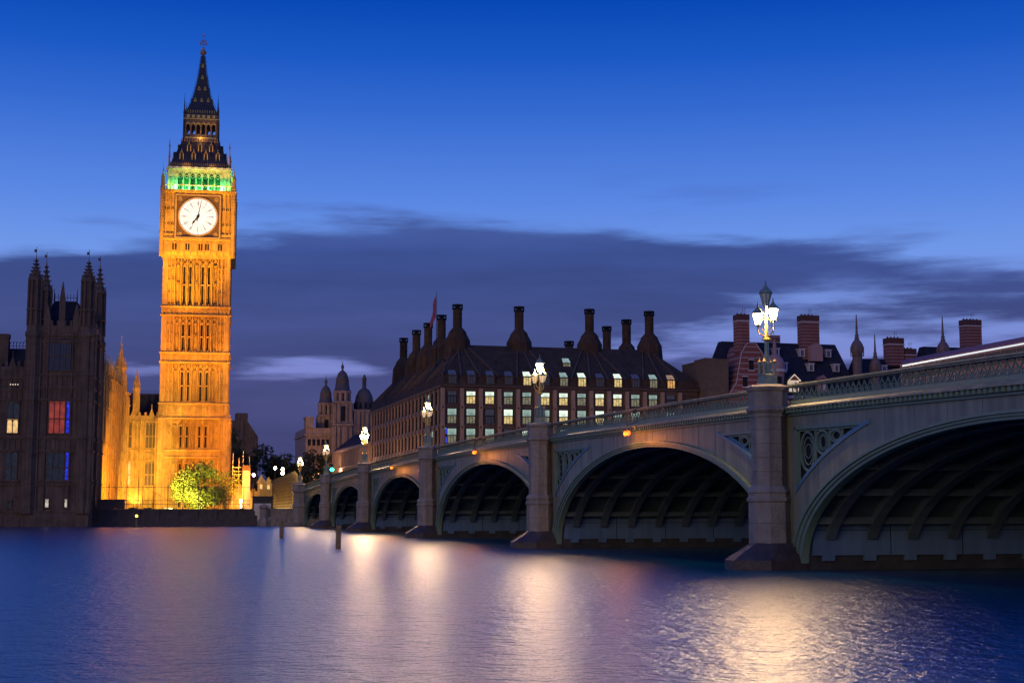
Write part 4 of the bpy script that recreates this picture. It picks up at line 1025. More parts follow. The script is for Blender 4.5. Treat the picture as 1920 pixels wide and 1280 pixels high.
for k, (p, t, en, col, an) in enumerate(FL):
    lab = ['floodlight on the river wall aimed along the wing', 'floodlight right of the clock tower aimed up at its shaft', 'floodlight right of the round tree aimed at the tower base', 'floodlight on the bank aimed at the lower tower', 'floodlight on the bank aimed at the middle of the tower', 'floodlight on the bank aimed at the clock stage', 'floodlight facing the link wall', 'floodlight facing the middle of the wing', 'floodlight near the inner corner of the wing', 'floodlight facing the river end of the wing', 'bright floodlight set at the foot of the link wall'][k]
    th = Thing('floodlight', lab, 'floodlight', p, pf=True, group='floodlights around the clock tower')
    mb = MB(); mb.box(p[0]-.25, p[0]+.25, p[1]-.3, p[1]+.3, 2.72, 2.95); th.part('housing', mb, BLACK)
    light('flood_lamp', 'SPOT', p, en, col, .35, t, an, .6, pf=True)
# green floods in the belfry gallery and gold wash on the spire
for (a, b) in ((6.75, 0), (6.75, 2.2), (6.75, -2.2), (6.75, 4.4), (6.75, -4.4), (0, 6.75), (3.6, 6.75), (-3.6, 6.75)):
    light('belfry_lamp', 'POINT', (TE+a, TN+b, 66.9), 620, (.12, 1.0, .28), .25, pf=True)
for a, b in ((6.7, -6.2), (6.7, 6.2)): light('belfry_lamp', 'POINT', (TE+a, TN+b, 67.2), 90, (.5, 1.0, .15), .25, pf=True)
for (a, b, z, en) in ((4.3, 0, 77.9, 120), (6.6, 2.5, 71.6, 60), (6.6, -2.5, 71.6, 60)): light('roof_lamp', 'POINT', (TE+a, TN+b, z), en, (1.0, .55, .15), .25, pf=True)

# ------------------------------------------------------------------ river wall and what stands on it
ew = Thing('embankment_wall', 'long dark stone river wall below the tower and garden', 'wall', (-246, -10, 0), pf=True)
mb = MB(); EQ = -246.3
mb.box(EQ-3, EQ, -25.6, .2, -2, 2.45); mb.box(EQ-3.1, EQ+.15, -25.6, .2, 2.451, 2.75); mb.box(EQ, EQ+.4, -25.6, .2, -2, .9); mb.box(EQ, EQ+.2, -25.6, .2, .9, 1.7)
for k in range(9): n = -24.5+k*3; mb.box(EQ, EQ+.32, n-.3, n+.3, -1, 2.44)
ew.part('wall', mb, GRANITE_WET)
mb = MB(); mb.box(EQ-3, EQ+1.2, 1.9, 7.6, -2, 1.45); mb.box(EQ-3, EQ+.6, 1.9, 7.6, 1.451, 2.5); mb.box(EQ-3, EQ+.8, 1.85, 7.6, 2.501, 2.8); mb.box(EQ, EQ+2.2, 2.4, 7.0, -2, .55)
ew.part('landing_stage', mb, GRANITE)
mb = MB(); mb.oct(1.4+EQ-.4, 1.25, [(.85, -2), (.85, .9), (.7, 1.1), (.62, 1.4), (.62, 2.8), (.78, 2.95), (.72, 3.2), (.4, 3.45), (.12, 3.6)])
ew.part('gate_pier', mb, GRANITE)
mb = MB(); mb.box(EQ-.5, EQ+.18, -.35, 2.4, -1.2, 3.62); single('white_hoarding', mb, CREAM, (EQ, 1, -1), 'pale flat hoarding panel behind the round-topped pier on the river wall', 'panel', pf=True)
th = Thing('garden_cabin', 'low dark cabin on the river wall above the pale panel', 'cabin', (EQ-2, 1, 2.8), pf=True)
mb = MB(); mb.box(EQ-3.2, EQ-.55, -.6, 2.7, 2.8, 4.6); th.part('walls', mb, DKPANEL); mb = MB(); mb.box(EQ-3.4, EQ-.4, -.75, 2.85, 4.601, 4.8); th.part('roof', mb, DKPANEL)
th = Thing('site_cabin', 'long brown site cabin on the river wall beside the dark stone building', 'cabin', (EQ-1.5, -22.8, 2.76), pf=True)
mb = MB(); mb.box(EQ-2.6, EQ-.3, -24.9, -20.8, 2.76, 4.15)
for k in range(14): mb.box(EQ-.3, EQ-.26, -24.8+k*.29, -24.65+k*.29, 2.85, 4.05)
th.part('walls', mb, mat('brown_cabin_paint', (.10, .06, .04), .7, .15)); mb = MB(); mb.box(EQ-2.7, EQ-.2, -25.0, -20.7, 4.151, 4.25); th.part('roof', mb, DKPANEL)
# scaffold fence along the wall
sf = Thing('scaffold_fence', 'open fence of scaffold poles and rails along the top of the river wall', 'fence', (EQ-.6, -12, 2.76), pf=True)
mb = MB(); x = EQ-.6
for z in (3.5, 4.1, 6.2): mb.bar((x+.02, -24.6, z), (x+.02, -1.0, z), .07)
sf.part('rail', mb, RUST)
for k, n in enumerate((-23.2, -20.4, -18.6, -16.2, -14.0, -11.6, -9.2, -6.6, -4.4, -2.0)):
    mb = MB(); mb.bar((x, n, 2.76), (x, n, 6.6 if k not in (1, 2) else 7.8), .08); sf.part('post', mb, RUST)
for n in (-22.4, -17.6, -12.8):
    mb = MB(); mb.bar((x-.04, n, 6.2), (x-.04, n+5, 3.4), .05); sf.part('brace', mb, RUST)
mb = MB()
n = -20
while n < -1: mb.bar((x+.05, n, 2.76), (x+.05, n, 4.1), .022); n += .35
sf.part('mesh_panel', mb, RUST)
# far scaffold tower, lit board, brick gate with lit wall
th = Thing('scaffold_tower', 'bright scaffold poles right of the clock tower base', 'scaffold', (-290, -3.5, 2.7), pf=True)
for a, b, h in ((-4.5, -290, 13.4), (-3.4, -291, 12.4), (-2.6, -290, 13.8), (-1.4, -291, 12.8)):
    mb = MB(); mb.bar((b, a, 2.7), (b, a, h), .11); th.part('pole', mb, STEEL)
mb = MB()
for z in (8.2, 9.3, 9.9, 10.6): mb.bar((-289.9, -4.7, z), (-289.9, -2.9, z), .12); mb.bar((-290.9, -4.7, z), (-290.9, -2.9, z), .08)
mb.bar((-289.9, -4.6, 10.4), (-289.9, -3.1, 8.0), .09); th.part('ledger', mb, STEEL)
th = Thing('lit_board', 'tall cream board, brightly lit, beside the scaffold poles', 'board', (-289, -1.9, 2.7), pf=True)
mb = MB(); mb.box(-289.2, -289, -2.65, -1.2, 2.7, 10.0); th.part('board', mb, CREAM); mb = MB(); mb.box(-289.3, -288.95, -2.7, -1.15, 10.001, 11.0); th.part('header', mb, mat('brown_board', (.15, .09, .05), .8))
th = Thing('garden_gateway', 'low stone gateway with small gables lit gold beyond the lawn', 'gateway', (-296, 1, 2.7), pf=True)
mb = MB(); mb.box(-297, -295.5, -5.6, 4.2, 2.7, 6.2)
for k in range(9):
    n = -5.2+k*1.15; mb.box(-295.5, -295.3, n-.12, n+.12, 2.7, 6.6); mb.box(-297, -295.4, n-.3, n+.3, 6.2, 6.7)
for n, h in ((.9, 9.0), (2.3, 8.6), (-3.3, 7.6)): mb.box(-297, -295.45, n-.7, n+.7, 6.2, h-1.2); mb.face(-295.4, n, (0, 1), (1, 0)); mb.prism([(-.9, h-1.2), (.9, h-1.2), (0, h+.4)], -1.4, .05); mb.T = None
th.part('wall', mb, STONE)
for n in (.9, 2.3): mb = MB(); mb.box(-295.44, -295.42, n-.25, n+.25, 6.6, 7.5); th.part('window', mb, WARMWIN)
light('gateway_lamp', 'POINT', (-293.6, -2.8, 4.3), 800, (1, .50, .10), .25, pf=True)
mb = MB(); mb.lathe(-293.4, -2.9, [(.1, 3.9), (.22, 4.1), (.22, 4.4), (.1, 4.6)], 8); mb.bar((-293.4, -2.9, 2.7), (-293.4, -2.9, 3.95), .08)
single('garden_lamp', mb, emis('garden_lamp_glow', (1, .85, .75), 25), (-293.4, -2.9, 2.7), 'low white garden lamp right of the lit tree', 'lamp', pf=True)
# lit lattice fence beside the bridge end
lf = Thing('lattice_fence', 'tall golden lit lattice fence running back beside the end of the bridge', 'fence', (-24, -1.0, 2.7))
FENCED = mat('fence_paint', (.10, .07, .03), .6)
mb = MB(); x = -45.0
def ftop(x): return 7.4+.95*(x+45)/41
while x < -3.4: mb.bar((x, -1.0, 2.75), (x, -1.0, ftop(x)), .09); mb.bar((x, -1.0, ftop(x)), (x, -1.45, ftop(x)+.55), .07); x += .92
lf.part('upright', mb, FENCED)
mb = MB()
for t in lin(.03, .97, 9): mb.bar((-45, -1.03, 2.75+t*4.65), (-3.5, -1.03, 2.75+t*5.6), .05)
lf.part('rail', mb, FENCED)
mb = MB(); mb.add([(-45, -.2, 2.72), (-3.5, -.2, 2.72), (-3.5, -.2, 7.9), (-45, -.2, 7.0)], [(0, 1, 2, 3)]); mb.add([(-45, -.15, 2.72), (-3.5, -.15, 2.72), (-3.5, -.15, 7.9), (-45, -.15, 7.0)], [(0, 1, 2, 3)])
lf.part('sheeting', mb, mat('straw_sheeting', (.55, .42, .20), .8, .15, .6))
for x in (-8, -17, -27, -38): light('fence_lamp', 'POINT', (x, -3.2, 3.0), 1000, (1, .60, .18), .2)

# timber posts and beacon in the river
for (x, y, h, r, lb) in ((102.9, -14.4, 1.62, .20, 'farther wooden mooring post standing in the river'), (142.1, -14.65, 1.5, .19, 'nearer wooden mooring post with a thin rod on top')):
    th = Thing('mooring_post', lb, 'post', (x, y, 0), group='timber posts in the river')
    mb = MB(); mb.lathe(x, y, [(r, -1.5), (r*.98, h-.12), (r*.9, h)], 10); th.part('pile', mb, WOOD)
    mb = MB(); mb.lathe(x, y, [(r*.92, h+.001), (r*.5, h+.06)], 10)
    if h < 1.6: mb.bar((x-.12, y-.1, h), (x-.12, y-.1, h+.22), .05)
    th.part('cap', mb, WOOD)
th = Thing('river_beacon', 'small beacon post with a yellow light near the river wall', 'beacon', (11.9, -26.5, 0))
mb = MB(); mb.lathe(11.9, -26.5, [(.9, -.2), (.9, .08), (.12, .12), (.12, 1.55)], 8); th.part('post', mb, WOOD)
mb = MB(); mb.lathe(11.9, -26.5, [(.12, 1.56), (.17, 1.7), (.12, 1.85)], 8); th.part('lamp', mb, emis('yellow_beacon', (1, .75, .05), 12))

# street lamps beyond the bridge
for (x, y, zt, zb, en, colr, lb) in ((-59.7, .9, 10.9, 5.4, 1, 0, 'single lamp standing left of the twin lamp behind the lattice fence'), (-49.1, 1.3, 10.4, 5.4, 2, 0, 'twin-globe lamp rising behind the middle of the lattice fence'), (-50.5, -4.1, 9.3, 2.7, 1, 1, 'bluish white lamp above the garden gateway')):
    th = Thing('street_lamp', lb, 'street lamp', (x, y, zb))
    mb = MB(); mb.lathe(x, y, [(.16, zb), (.12, zb+.8), (.07, zb+1), (.05, zt-.3)], 8); th.part('pole', mb, RUST)
    for q in range(en):
        z = zt-q*.75; mb = MB(); mb.lathe(x, y, [(.1, z-.3), (.26, z-.12), (.28, z+.05), (.15, z+.26), (.04, z+.3)], 8)
        th.part('lamp_glass', mb, emis('cool_lamp', (.9, .75, 1), 30) if colr else emis('far_lamp', (1, .74, .42), 90))
# street lamps by the office block, one seen over the parapet, the rest unseen to light the fronts
SLG = emis('street_glow', (1, .62, .34), 420)
for (x, y, zt, lb) in ((-46, 27.5, 10.4, 'small low white lamp above the parapet in front of the office block'), (-72, 27.6, 8.6, None), (-98, 27.6, 8.6, None), (-128, 26.0, 9.5, None), (-165, 20, 9.5, None), (-24, 42, 8.4, None), (-24, 58, 8.4, None), (-24, 74, 8.4, None), (-24, 96, 10, None)):
    th = Thing('street_lamp', lb or ('street lamp on the road along the south side of the office block' if y < 30 else 'street lamp on the riverside road before the office block'), 'street lamp', (x, y, 5.35), group=None if lb else ('street lamps by the office block' if y < 30 else 'riverside street lamps'))
    mb = MB(); mb.lathe(x, y, [(.14, 5.35), (.06, 6.4), (.05, zt-.3)], 8); th.part('pole', mb, RUST)
    mb = MB(); mb.lathe(x, y, [(.1, zt-.3), (.28, zt-.1), (.28, zt+.05), (.1, zt+.3)], 8); th.part('lamp_glass', mb, emis('far_lamp', (1, .74, .42), 90) if lb else SLG)

# ------------------------------------------------------------------ office block with dark roof and tall chimneys
ob = Thing('office_block', 'large office block with dark bronze roof, round chimneys and rows of lit windows', 'building', (-80, 56, 5))
X0, X1, Y0, Y1 = -40.0, -127.0, 30.8, 84.0; ZG, ZE = 2.7, 26.6
mb = MB(); mb.box(X1, X0-.6, Y0+.6, Y1, ZG, ZE); wl = ob.part('walls', mb, BRONZE_F)
mb = MB()
m = MB().face(X0-.6, Y0, (0, 1), (1, 0))
PY = [32.9+k*(78.05-32.9)/12 for k in range(13)]; P2 = 3.7625
ROWS = [23.2, 19.35, 15.5, 11.6, 7.8]
# pink stone piers with bolt plates, east front
cols = [PY[0]-P2/2-.05]+[(PY[k]+PY[k+1])/2 for k in range(12)]+[PY[-1]+P2/2]
for y in cols:
    mb = MB().face(X0-.6, 0, (0, 1), (1, 0)); wz = .36
    mb.box(y-wz, y+wz, 0, .75, 5.4, 26.1)
    for z in ROWS: mb.box(y-.42, y+.42, .75, .86, z-1.25, z-.45, 0); mb.lathe(y, .9, [(.16, z-.98), (.16, z-.70)], 8, 0, 1)
    ob.part('stone_pier', mb, [SAND, BLACK], wl)
    mb = MB().face(X0-.6, 0, (0, 1), (1, 0))
for z in ROWS+[26.5]:
    mb = MB().face(X0-.6, 0, (0, 1), (1, 0)); mb.box(Y0+.6, Y1, 0, .22, z-1.0, z-.05); mb.box(Y0+.6, Y1, .22, .34, z-.2, z-.05); ob.part('spandrel_band', mb, BRONZE_F, wl)
def off_window(kind, w=1.75, h=2.75):
    tops = {'B': ((.72, .86, .68), 1.25), 'H': ((.50, .72, .60), .50), 'D': ((.16, .15, .16), .10), 'W': ((1, .62, .25), .3)}
    lows = {'B': ((.98, .72, .26), .72), 'H': ((.62, .58, .32), .26), 'D': ((.12, .10, .10), .06), 'W': ((1, .5, .12), .7)}
    tp = emis('ceiling_light_'+kind, *tops[kind], (.05, .05, .05), .35, .8); lo = emis('blind_light_'+kind, *lows[kind], (.05, .05, .04), .4, 1.4)
    m = MB(); m.box(-w/2, w/2, .0, .02, h*.55, h, 0); m.box(-w/2, w/2, .0, .02, 0, h*.50, 1)
    m.box(-w/2-.08, w/2+.08, .0, .12, h*.49, h*.56, 2)
    for q in (0, 1, 2, 3): x = -w/2+q*w/3; m.box(x-.035, x+.035, .0, .10, 0, h*.5, 2)
    m.box(-w/2-.08, -w/2, .0, .14, -.05, h, 2); m.box(w/2, w/2+.08, .0, .14, -.05, h, 2); m.box(-w/2-.08, w/2+.08, .0, .12, h, h+.08, 2); m.box(-w/2-.08, w/2+.08, .0, .14, -.1, 0, 2)
    return m.mesh('window', [tp, lo, BLACK])
WM = {k: off_window(k) for k in 'BHDW'}
PAT = ['DBBHHBBHBBHHD', 'HHDBHHBHBHHDH', 'HHHDBHBHDHHDH', 'HDHHDHHDHHDHD', 'DHDHHDHDDHHDH']
for r, z in enumerate(ROWS):
    for k in range(13): ob.inst('window', WM[PAT[r][k]], (X0-.6, PY[k], z), -PI/2, wl)
# south front towards the bridge road
nb = 21; bl = (X0-1.5-X1)/nb
for k in range(nb+1):
    x = X1+k*bl; mb = MB().face(0, Y0+.6, (1, 0), (0, -1)); mb.box(x-.34, x+.34, 0, .30, 5.4, 26.6)
    for z in ROWS: mb.box(x-.42, x+.42, .30, .38, z-1.25, z-.45)
    ob.part('stone_pier', mb, SAND, wl)
for z in ROWS+[26.8]:
    mb = MB().face(0, Y0+.6, (1, 0), (0, -1)); mb.box(X1, X0-.6, 0, .22, z-1.0, z-.05); ob.part('spandrel_band', mb, BRONZE_F, wl)
m = MB(); w, h = 2.5, 2.75
m.box(-w/2, w/2, 0, .02, 0, h, 0)
for q in range(4): x = -w/2+q*w/3; m.box(x-.05, x+.05, 0, .1, 0, h, 1)
m.box(-w/2, w/2, 0, .1, h*.5, h*.56, 1)
FARW = MB()
SWM = m.mesh('window', [mat('street_window', (.03, .035, .045), .15, .5, .5, spec=.6), BLACK])
for k in range(nb):
    for r, z in enumerate(ROWS[:-1]):
        if k >= nb-8: ob.inst('window', SWM if (k*7+r*5) % 17 else WM['H'], (X1+(k+.5)*bl, Y0+.6, z), PI, wl)
        else:
            FARW.face(X1+(k+.5)*bl, Y0+.6, (-1, 0), (0, -1)); FARW.box(-w/2, w/2, 0, .02, z, z+h, 0)
            for q in range(4): x = -w/2+q*w/3; FARW.box(x-.05, x+.05, 0, .1, z, z+h, 1)
            FARW.box(-w/2, w/2, 0, .1, z+h*.5, z+h*.56, 1)
ob.part('window', FARW, [MATS['street_window'], BLACK], wl)['kind'] = 'stuff'
# corner entrance bay with blue and green lights
mb = MB(); mb.box(X0-1.6, X0-.55, Y0+.5, Y0+.75, 6, 26); ob.part('corner_post', mb, BRONZE_F, wl)
mb = MB()
for z in (14.6, 17.2, 10.2, 7.4): mb.box(X0-.58, X0-.54, Y0+.9, Y0+1.02, z, z+2.0)
ob.part('blue_light_tubes', mb, emis('blue_tube', (.05, .08, 1), 1.5), wl)
mb = MB(); mb.box(X0-.58, X0-.54, Y0+.62, Y0+.86, 18.2, 18.9); ob.part('green_screen', mb, emis('green_screen', (.1, 1, .75), 1.0), wl)
# roof
RX0, RX1, RY0, RY1, ZR = -52.0, -118.0, 37.6, 77.6, 35.9
mb = MB(); 
mb.loft([[(X1-.5, Y0, 26.7), (X0, Y0, 26.7), (X0, Y1+.5, 26.7), (X1-.5, Y1+.5, 26.7)], [(X1+.1, Y0+.5, 28.6), (X0-1.0, Y0+.5, 28.6), (X0-1.0, Y1-.3, 28.6), (X1+.1, Y1-.3, 28.6)], [(RX1, RY0, ZR), (RX0, RY0, ZR), (RX0, RY1, ZR), (RX1, RY1, ZR)]])
rfo = ob.part('roof', mb, BRONZE)
mb = MB()
for k in range(14):
    y = PY[0]-P2/2+k*P2; t = (y-Y0)/(Y1-Y0)
    # ribs gather below each chimney
    cyk = min((36.9, 49.9, 64.8, 77.2), key=lambda v: abs(v-y)); yt = cyk+(y-cyk)*.22
    mb.bar((X0-.95, y, 28.72), (RX0+.05, yt, ZR+.12), .34, 0, 4, .22)
for k in range(22):
    x = X1+k*bl; cxk = min((-52.5, -71, -86, -100, -116), key=lambda v: abs(v-x)); xt = cxk+(x-cxk)*.3
    mb.bar((x, Y0+.5, 28.75), (max(min(xt, RX0), RX1), RY0-.05, ZR+.12), .34, 0, 4, .22)
ob.part('roof_ribs', mb, mat('roof_rib_metal', (.12, .075, .05), .95, spec=.05), rfo)
mb = MB(); mb.box(X1-.6, X0+.1, Y0-.15, Y0+.05, 26.45, 26.75); mb.box(X0-.1, X0+.1, Y0-.15, Y1+.6, 26.45, 26.75); ob.part('gutter', mb, BRONZE_F, rfo)
def dorm(kind):
    tp = emis('ceiling_light_'+kind, (1,1,1), 1); lo = emis('blind_light_'+kind, (1,1,1), 1); w = 1.6
    m = MB(); m.box(-w/2, w/2, 0, .04, 0, 1.45, 1)
    for q in range(4): x = -w/2+q*w/3; m.box(x-.04, x+.04, 0, .12, 0, 1.45, 2)
    m.box(-w/2-.2, w/2+.2, -1.6, .1, 1.45, 1.65, 2); m.box(-w/2-.2, -w/2, -1.6, .1, -.3, 1.45, 2); m.box(w/2, w/2+.2, -1.6, .1, -.3, 1.45, 2)
    m.add([(-w/2, .02, 1.7), (w/2, .02, 1.7), (w/2*.85, -1.2, 2.7), (-w/2*.85, -1.2, 2.7)], [(0,1,2,3)], 0); m.box(-w/2-.1, w/2+.1, -1.3, -.0, 1.64, 1.69, 2)
    m.add([(-w/2-.15, .0, 1.66), (w/2+.15, .0, 1.66), (w/2*.85+.15, -1.22, 2.67), (-w/2*.85-.15, -1.22, 2.67)], [(0,1,2,3)], 2)
    return m.mesh('dormer_window', [tp, lo, BRONZE])
DM = {k: dorm(k) for k in 'BHDW'}
for k, c in enumerate('DDDDBDHBDBDHW'): ob.inst('dormer_window', DM[c], (X0-.12, PY[k], 27.0), -PI/2, rfo)
for y, k in ((57.6, 'H'),): ob.inst('dormer_window', DM[k], (X0-5.2, y, 30.4), -PI/2, rfo)
# chimneys
def chim(x, y, zt, bell=True, r=.93, zb=35.9):
    mb = MB()
    if bell: mb.oct(x, y, [(2.7, zb-3.2), (2.45, zb+.1), (2.4, zb+.9), (1.75, zb+2.2), (1.62, zb+2.7), (1.1, zb+3.3), (1.0, zb+3.5)], 1)
    mb.lathe(x, y, [(r, zb-2 if not bell else zb+3.0), (r, zt-1.1)], 16, 0, 0)
    for k in range(4): z = zb+4.2+k*1.1; (mb.lathe(x, y, [(r+.04, z), (r+.04, z+.07)], 16, 0, 1) if z < zt-1.3 else None)
    mb.lathe(x, y, [(r+.02, zt-1.15), (r+.18, zt-1.0), (r+.18, zt-.72)], 16, 0, 2); mb.lathe(x, y, [(r+.18, zt-.3), (r+.2, zt)], 16, 0, 2); mb.lathe(x, y, [(r*.45, zt-.8), (r*.45, zt-.2)], 8, 0, 2)
    for q in range(8): t = q*PI/4+.2; mb.bar((x+(r+.08)*math.cos(t), y+(r+.08)*math.sin(t), zt-.75), (x+(r+.08)*math.cos(t), y+(r+.08)*math.sin(t), zt-.28), .22, 2)
    ob.part('chimney', mb, [BRONZE, BRONZE, BLACK], rfo)
for y in (36.6, 49.6, 64.8, 78.0): chim(-52.6, y, 44.2)
for x in (-71.2, -85.8, -99.7, -116.2): chim(x, 37.2, 44.4, True)
chim(-76, 81.0, 45.4, True, 1.0, 36.5); chim(-76, 76.3, 43.7, False); chim(-76, 67.4, 40.1, False)
# flagpole and flag
mb = MB(); mb.bar((-64, 34.6, 31), (-64, 34.6, 48.5), .16, 0, 6, .06); fp = ob.part('flagpole', mb, BLACK)
mb = MB(); vs = []; fs = []
for i in range(9):
    for j in range(7):
        u = i/8; v = j/6; vs.append((-64.1-.25*u, 34.5-.8*u-.25*math.sin(v*5+u*4)*u-.3*v*u, 47.6-4.6*v-2.6*u+.15*math.sin(u*6)))
for i in range(8):
    for j in range(6): a = i*7+j; fs.append((a, a+1, a+8, a+7))
mb.add(vs, fs, 0, True); ob.part('flag', mb, mat('dark_red_flag', (.30, .06, .07), .8, .4, 1.2), fp)

# ------------------------------------------------------------------ striped red brick buildings
STRIPE = banded('striped_brick', (.20, .055, .035), (.30, .20, .16), 1.12, .24)
STRIPE_S = banded('striped_brick_chimney', (.20, .055, .035), (.30, .20, .16), .68, .22)
DOR_W = mat('white_stone_trim', (.50, .42, .38), .7, .1, 2)
BX = -38
ns = Thing('striped_brick_building', 'red and white striped brick building with steep slate roof behind the largest bridge lamp', 'building', (BX-10, 104, 2.7))
YA, YB = 89.0, 119.0
mb = MB(); mb.box(BX-16, BX, YA, YB, 2.7, 25.5); nw = ns.part('walls', mb, STRIPE)
mb = MB(); mb.box(BX, BX+.3, YA, YB, 25.3, 25.8); mb.box(BX, BX+.3, YA, YB, 21.2, 21.6); ns.part('cornice', mb, DOR_W, nw)
mb = MB(); mb.loft([[(BX-16.3, YA, 25.81), (BX+.3, YA, 25.81), (BX+.3, YB, 25.81), (BX-16.3, YB, 25.81)], [(BX-9, YA+2.2, 37.4), (BX-7, YA+2.2, 37.4), (BX-7, YB-2, 37.4), (BX-9, YB-2, 37.4)]])
nr = ns.part('roof', mb, SLATE)
# gable wing, facing the river, stepped out in front
mb = MB(); mb.face(BX+2.6, 0, (0, 1), (1, 0))
mb.prism([(88.6, 2.7), (102.0, 2.7), (102.0, 24.0), (99.2, 26.2), (96.0, 34.0), (94.6, 36.0), (92.6, 36.0), (91.4, 34.0), (90.2, 28.0), (88.6, 25.5)], -9, 0)
gb = ns.part('gable_wall', mb, STRIPE)
mb = MB(); mb.face(BX+2.62, 0, (0, 1), (1, 0))
for y0, y1, z0 in ((91.6, 92.6, 27.2), (95.5, 96.5, 27.2), (93.0, 94.0, 30.6)): mb.box(y0, y1, 0, .04, z0, z0+2, 1); mb.box(y0-.15, y1+.15, 0, .12, z0-.2, z0, 0); mb.box(y0-.15, y1+.15, 0, .12, z0+2, z0+2.2, 0)
mb.path([(102.0, 0.05, 24.0), (99.2, .05, 26.2), (96.0, .05, 34.0), (94.6, .05, 36.0), (92.6, .05, 36.0), (91.4, .05, 34.0), (90.2, .05, 28.0), (88.6, .05, 25.5)], .12, 0)
ns.part('gable_trim', mb, [DOR_W, BLACK], gb)
def stack(th, x, y, w, z0, z1, parent=None, d=1.2):
    mb = MB(); mb.box(x-d, x+d, y-w/2, y+w/2, z0, z1-1.1, 0); mb.box(x-d-.15, x+d+.15, y-w/2-.15, y+w/2+.15, z1-1.5, z1-1.3, 1); mb.box(x-d-.05, x+d+.05, y-w/2-.05, y+w/2+.05, z1-1.099, z1, 2)
    for q in range(int(w/.8)): yy = y-w/2+.4+q*.8; mb.lathe(x, yy, [(.2, z1), (.18, z1+.35)], 8, 0, 2)
    for q in range(2, 5):
        mb.box(x+d, x+d+.08, y-w/2+w*.2*q-.1, y-w/2+w*.2*q+.1, z0, z1-1.6, 0)
    mb.bar((x, y+.3, z1), (x, y+.3, z1+1.6), .05, 2); mb.bar((x, y, z1+1.1), (x, y+.8, z1+1.1), .05, 2); mb.bar((x, y+.8, z1+.7), (x, y+.8, z1+1.6), .04, 2)
    return th.part('chimney_stack', mb, [STRIPE_S, DOR_W, mat('dark_brick', (.10, .04, .03), .9, .2, 2)], parent)
stack(ns, BX+.5, 92.4, 2.5, 34.2, 42.0, nr); stack(ns, BX-6, 110.4, 3.9, 33, 43.2, nr)
mb = MB(); mb.box(BX-9, BX-7, 102, 104.4, 37, 39); mb.bar((BX-8, 103.4, 39), (BX-8, 103.4, 40.8), .06); ns.part('roof_box', mb, STRIPE, nr)
mb = MB(); mb.face(BX-3.2, 110.9, (0, 1), (1, 0)); n = 10
mb.prism([(-1.35, 33.4), (1.35, 33.4), (1.35, 36.0)]+[(1.35*math.cos(PI*i/n), 36.0+1.1*math.sin(PI*i/n)) for i in range(1, n)]+[(-1.35, 36.0)], -2, 0); ns.part('arched_gable', mb, mat('pink_terracotta', (.36, .20, .16), .8, .1), nr)
m = MB(); m.box(-.62, .62, -2.0, .1, 0, 1.5, 0); m.box(-.28, .28, .1, .12, .15, 1.3, 1); m.box(-.8, .8, -2.0, .2, 1.5, 1.68, 0); m.box(-.03, .03, .1, .15, .15, 1.3, 0)
DRM = m.mesh('dormer_window', [DOR_W, BLACK])
def roofx(z): return BX+.3-(z-25.8)/(37.4-25.8)*7.3
for z, ys in ((31.2, (103.2, 109.2, 115.0)), (34.4, (102.4, 108.2, 114.2))):
    for y in ys: ns.inst('dormer_window', DRM, (roofx(z)+.5, y, z), -PI/2, nr)
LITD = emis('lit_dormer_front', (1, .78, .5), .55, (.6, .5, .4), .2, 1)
for y, mt, lb in ((103.9, LITD, 'brightly lit white pedimented dormer'), (110.3, mat('pink_terracotta', (.36, .20, .16)), None)):
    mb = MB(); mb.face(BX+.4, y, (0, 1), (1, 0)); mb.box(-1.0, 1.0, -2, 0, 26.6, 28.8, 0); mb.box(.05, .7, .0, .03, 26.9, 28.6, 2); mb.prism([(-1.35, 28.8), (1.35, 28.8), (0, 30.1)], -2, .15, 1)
    mb.path([(-1.35, .2, 28.8), (0, .2, 30.1), (1.35, .2, 28.8), (-1.35, .2, 28.8)], .16, 0)
    ns.part('pedimented_dormer', mb, [mt, STRIPE, DOR_W], nr, lb)
# round-headed turret beside the gable
mb = MB(); mb.lathe(BX+1, 99.4, [(2.5, 2.7), (2.5, 26.2)], 16, 0, 0); mb.lathe(BX+1, 99.4, [(2.8, 26.2), (2.8, 26.6), (1.9, 26.7), (1.9, 30.4)], 16, 0, 2); mb.lathe(BX+1, 99.4, [(2.4, 30.41), (2.4, 30.9)], 16, 0, 1)
mb.lathe(BX+1, 99.4, [(2.1, 30.91), (2.0, 32.2), (1.6, 33.2), (.8, 34.0), (.5, 34.1), (.35, 36.2), (.05, 37.4)], 16, 0, 2)
for q in range(6): t = q*PI/3; mb.bar((BX+1+1.92*math.cos(t), 99.4+1.92*math.sin(t), 27.6), (BX+1+1.92*math.cos(t), 99.4+1.92*math.sin(t), 29.4), .8, 3)
ns.part('domed_turret', mb, [STRIPE, DOR_W, mat('pink_terracotta', (.36, .20, .16)), BLACK], nw)
def onion(th, x, y, r, z0, zt, parent=None):
    mb = MB(); mb.oct(x, y, [(r*.75, z0-5), (r*.8, z0-1.2), (r*.95, z0-1.0), (r*.7, z0-.8), (r*1.0, z0), (r*1.08, z0+.7), (r*.95, z0+1.5), (r*.6, z0+2.2), (r*.35, z0+2.5), (r*.45, z0+2.7), (r*.28, z0+3.0), (r*.35, z0+3.4), (r*.22, z0+3.6), (r*.07, zt)])
    for q in range(8): t = q*PI/4+PI/8; mb.bar((x+r*1.1*math.cos(t), y+r*1.1*math.sin(t), z0-1), (x+r*1.15*math.cos(t), y+r*1.15*math.sin(t), z0+1), .16)
    return th.part('onion_turret', mb, mat('sooty_terracotta', (.15, .10, .085), .8, .25, 1.5), parent)
onion(ns, BX+.3, 118.3, 1.15, 35.2, 43.0, nr)
n2_ = Thing('striped_brick_building', 'second striped brick building, farther right behind the bus and bridge parapet', 'building', (BX-10, 145, 2.7))
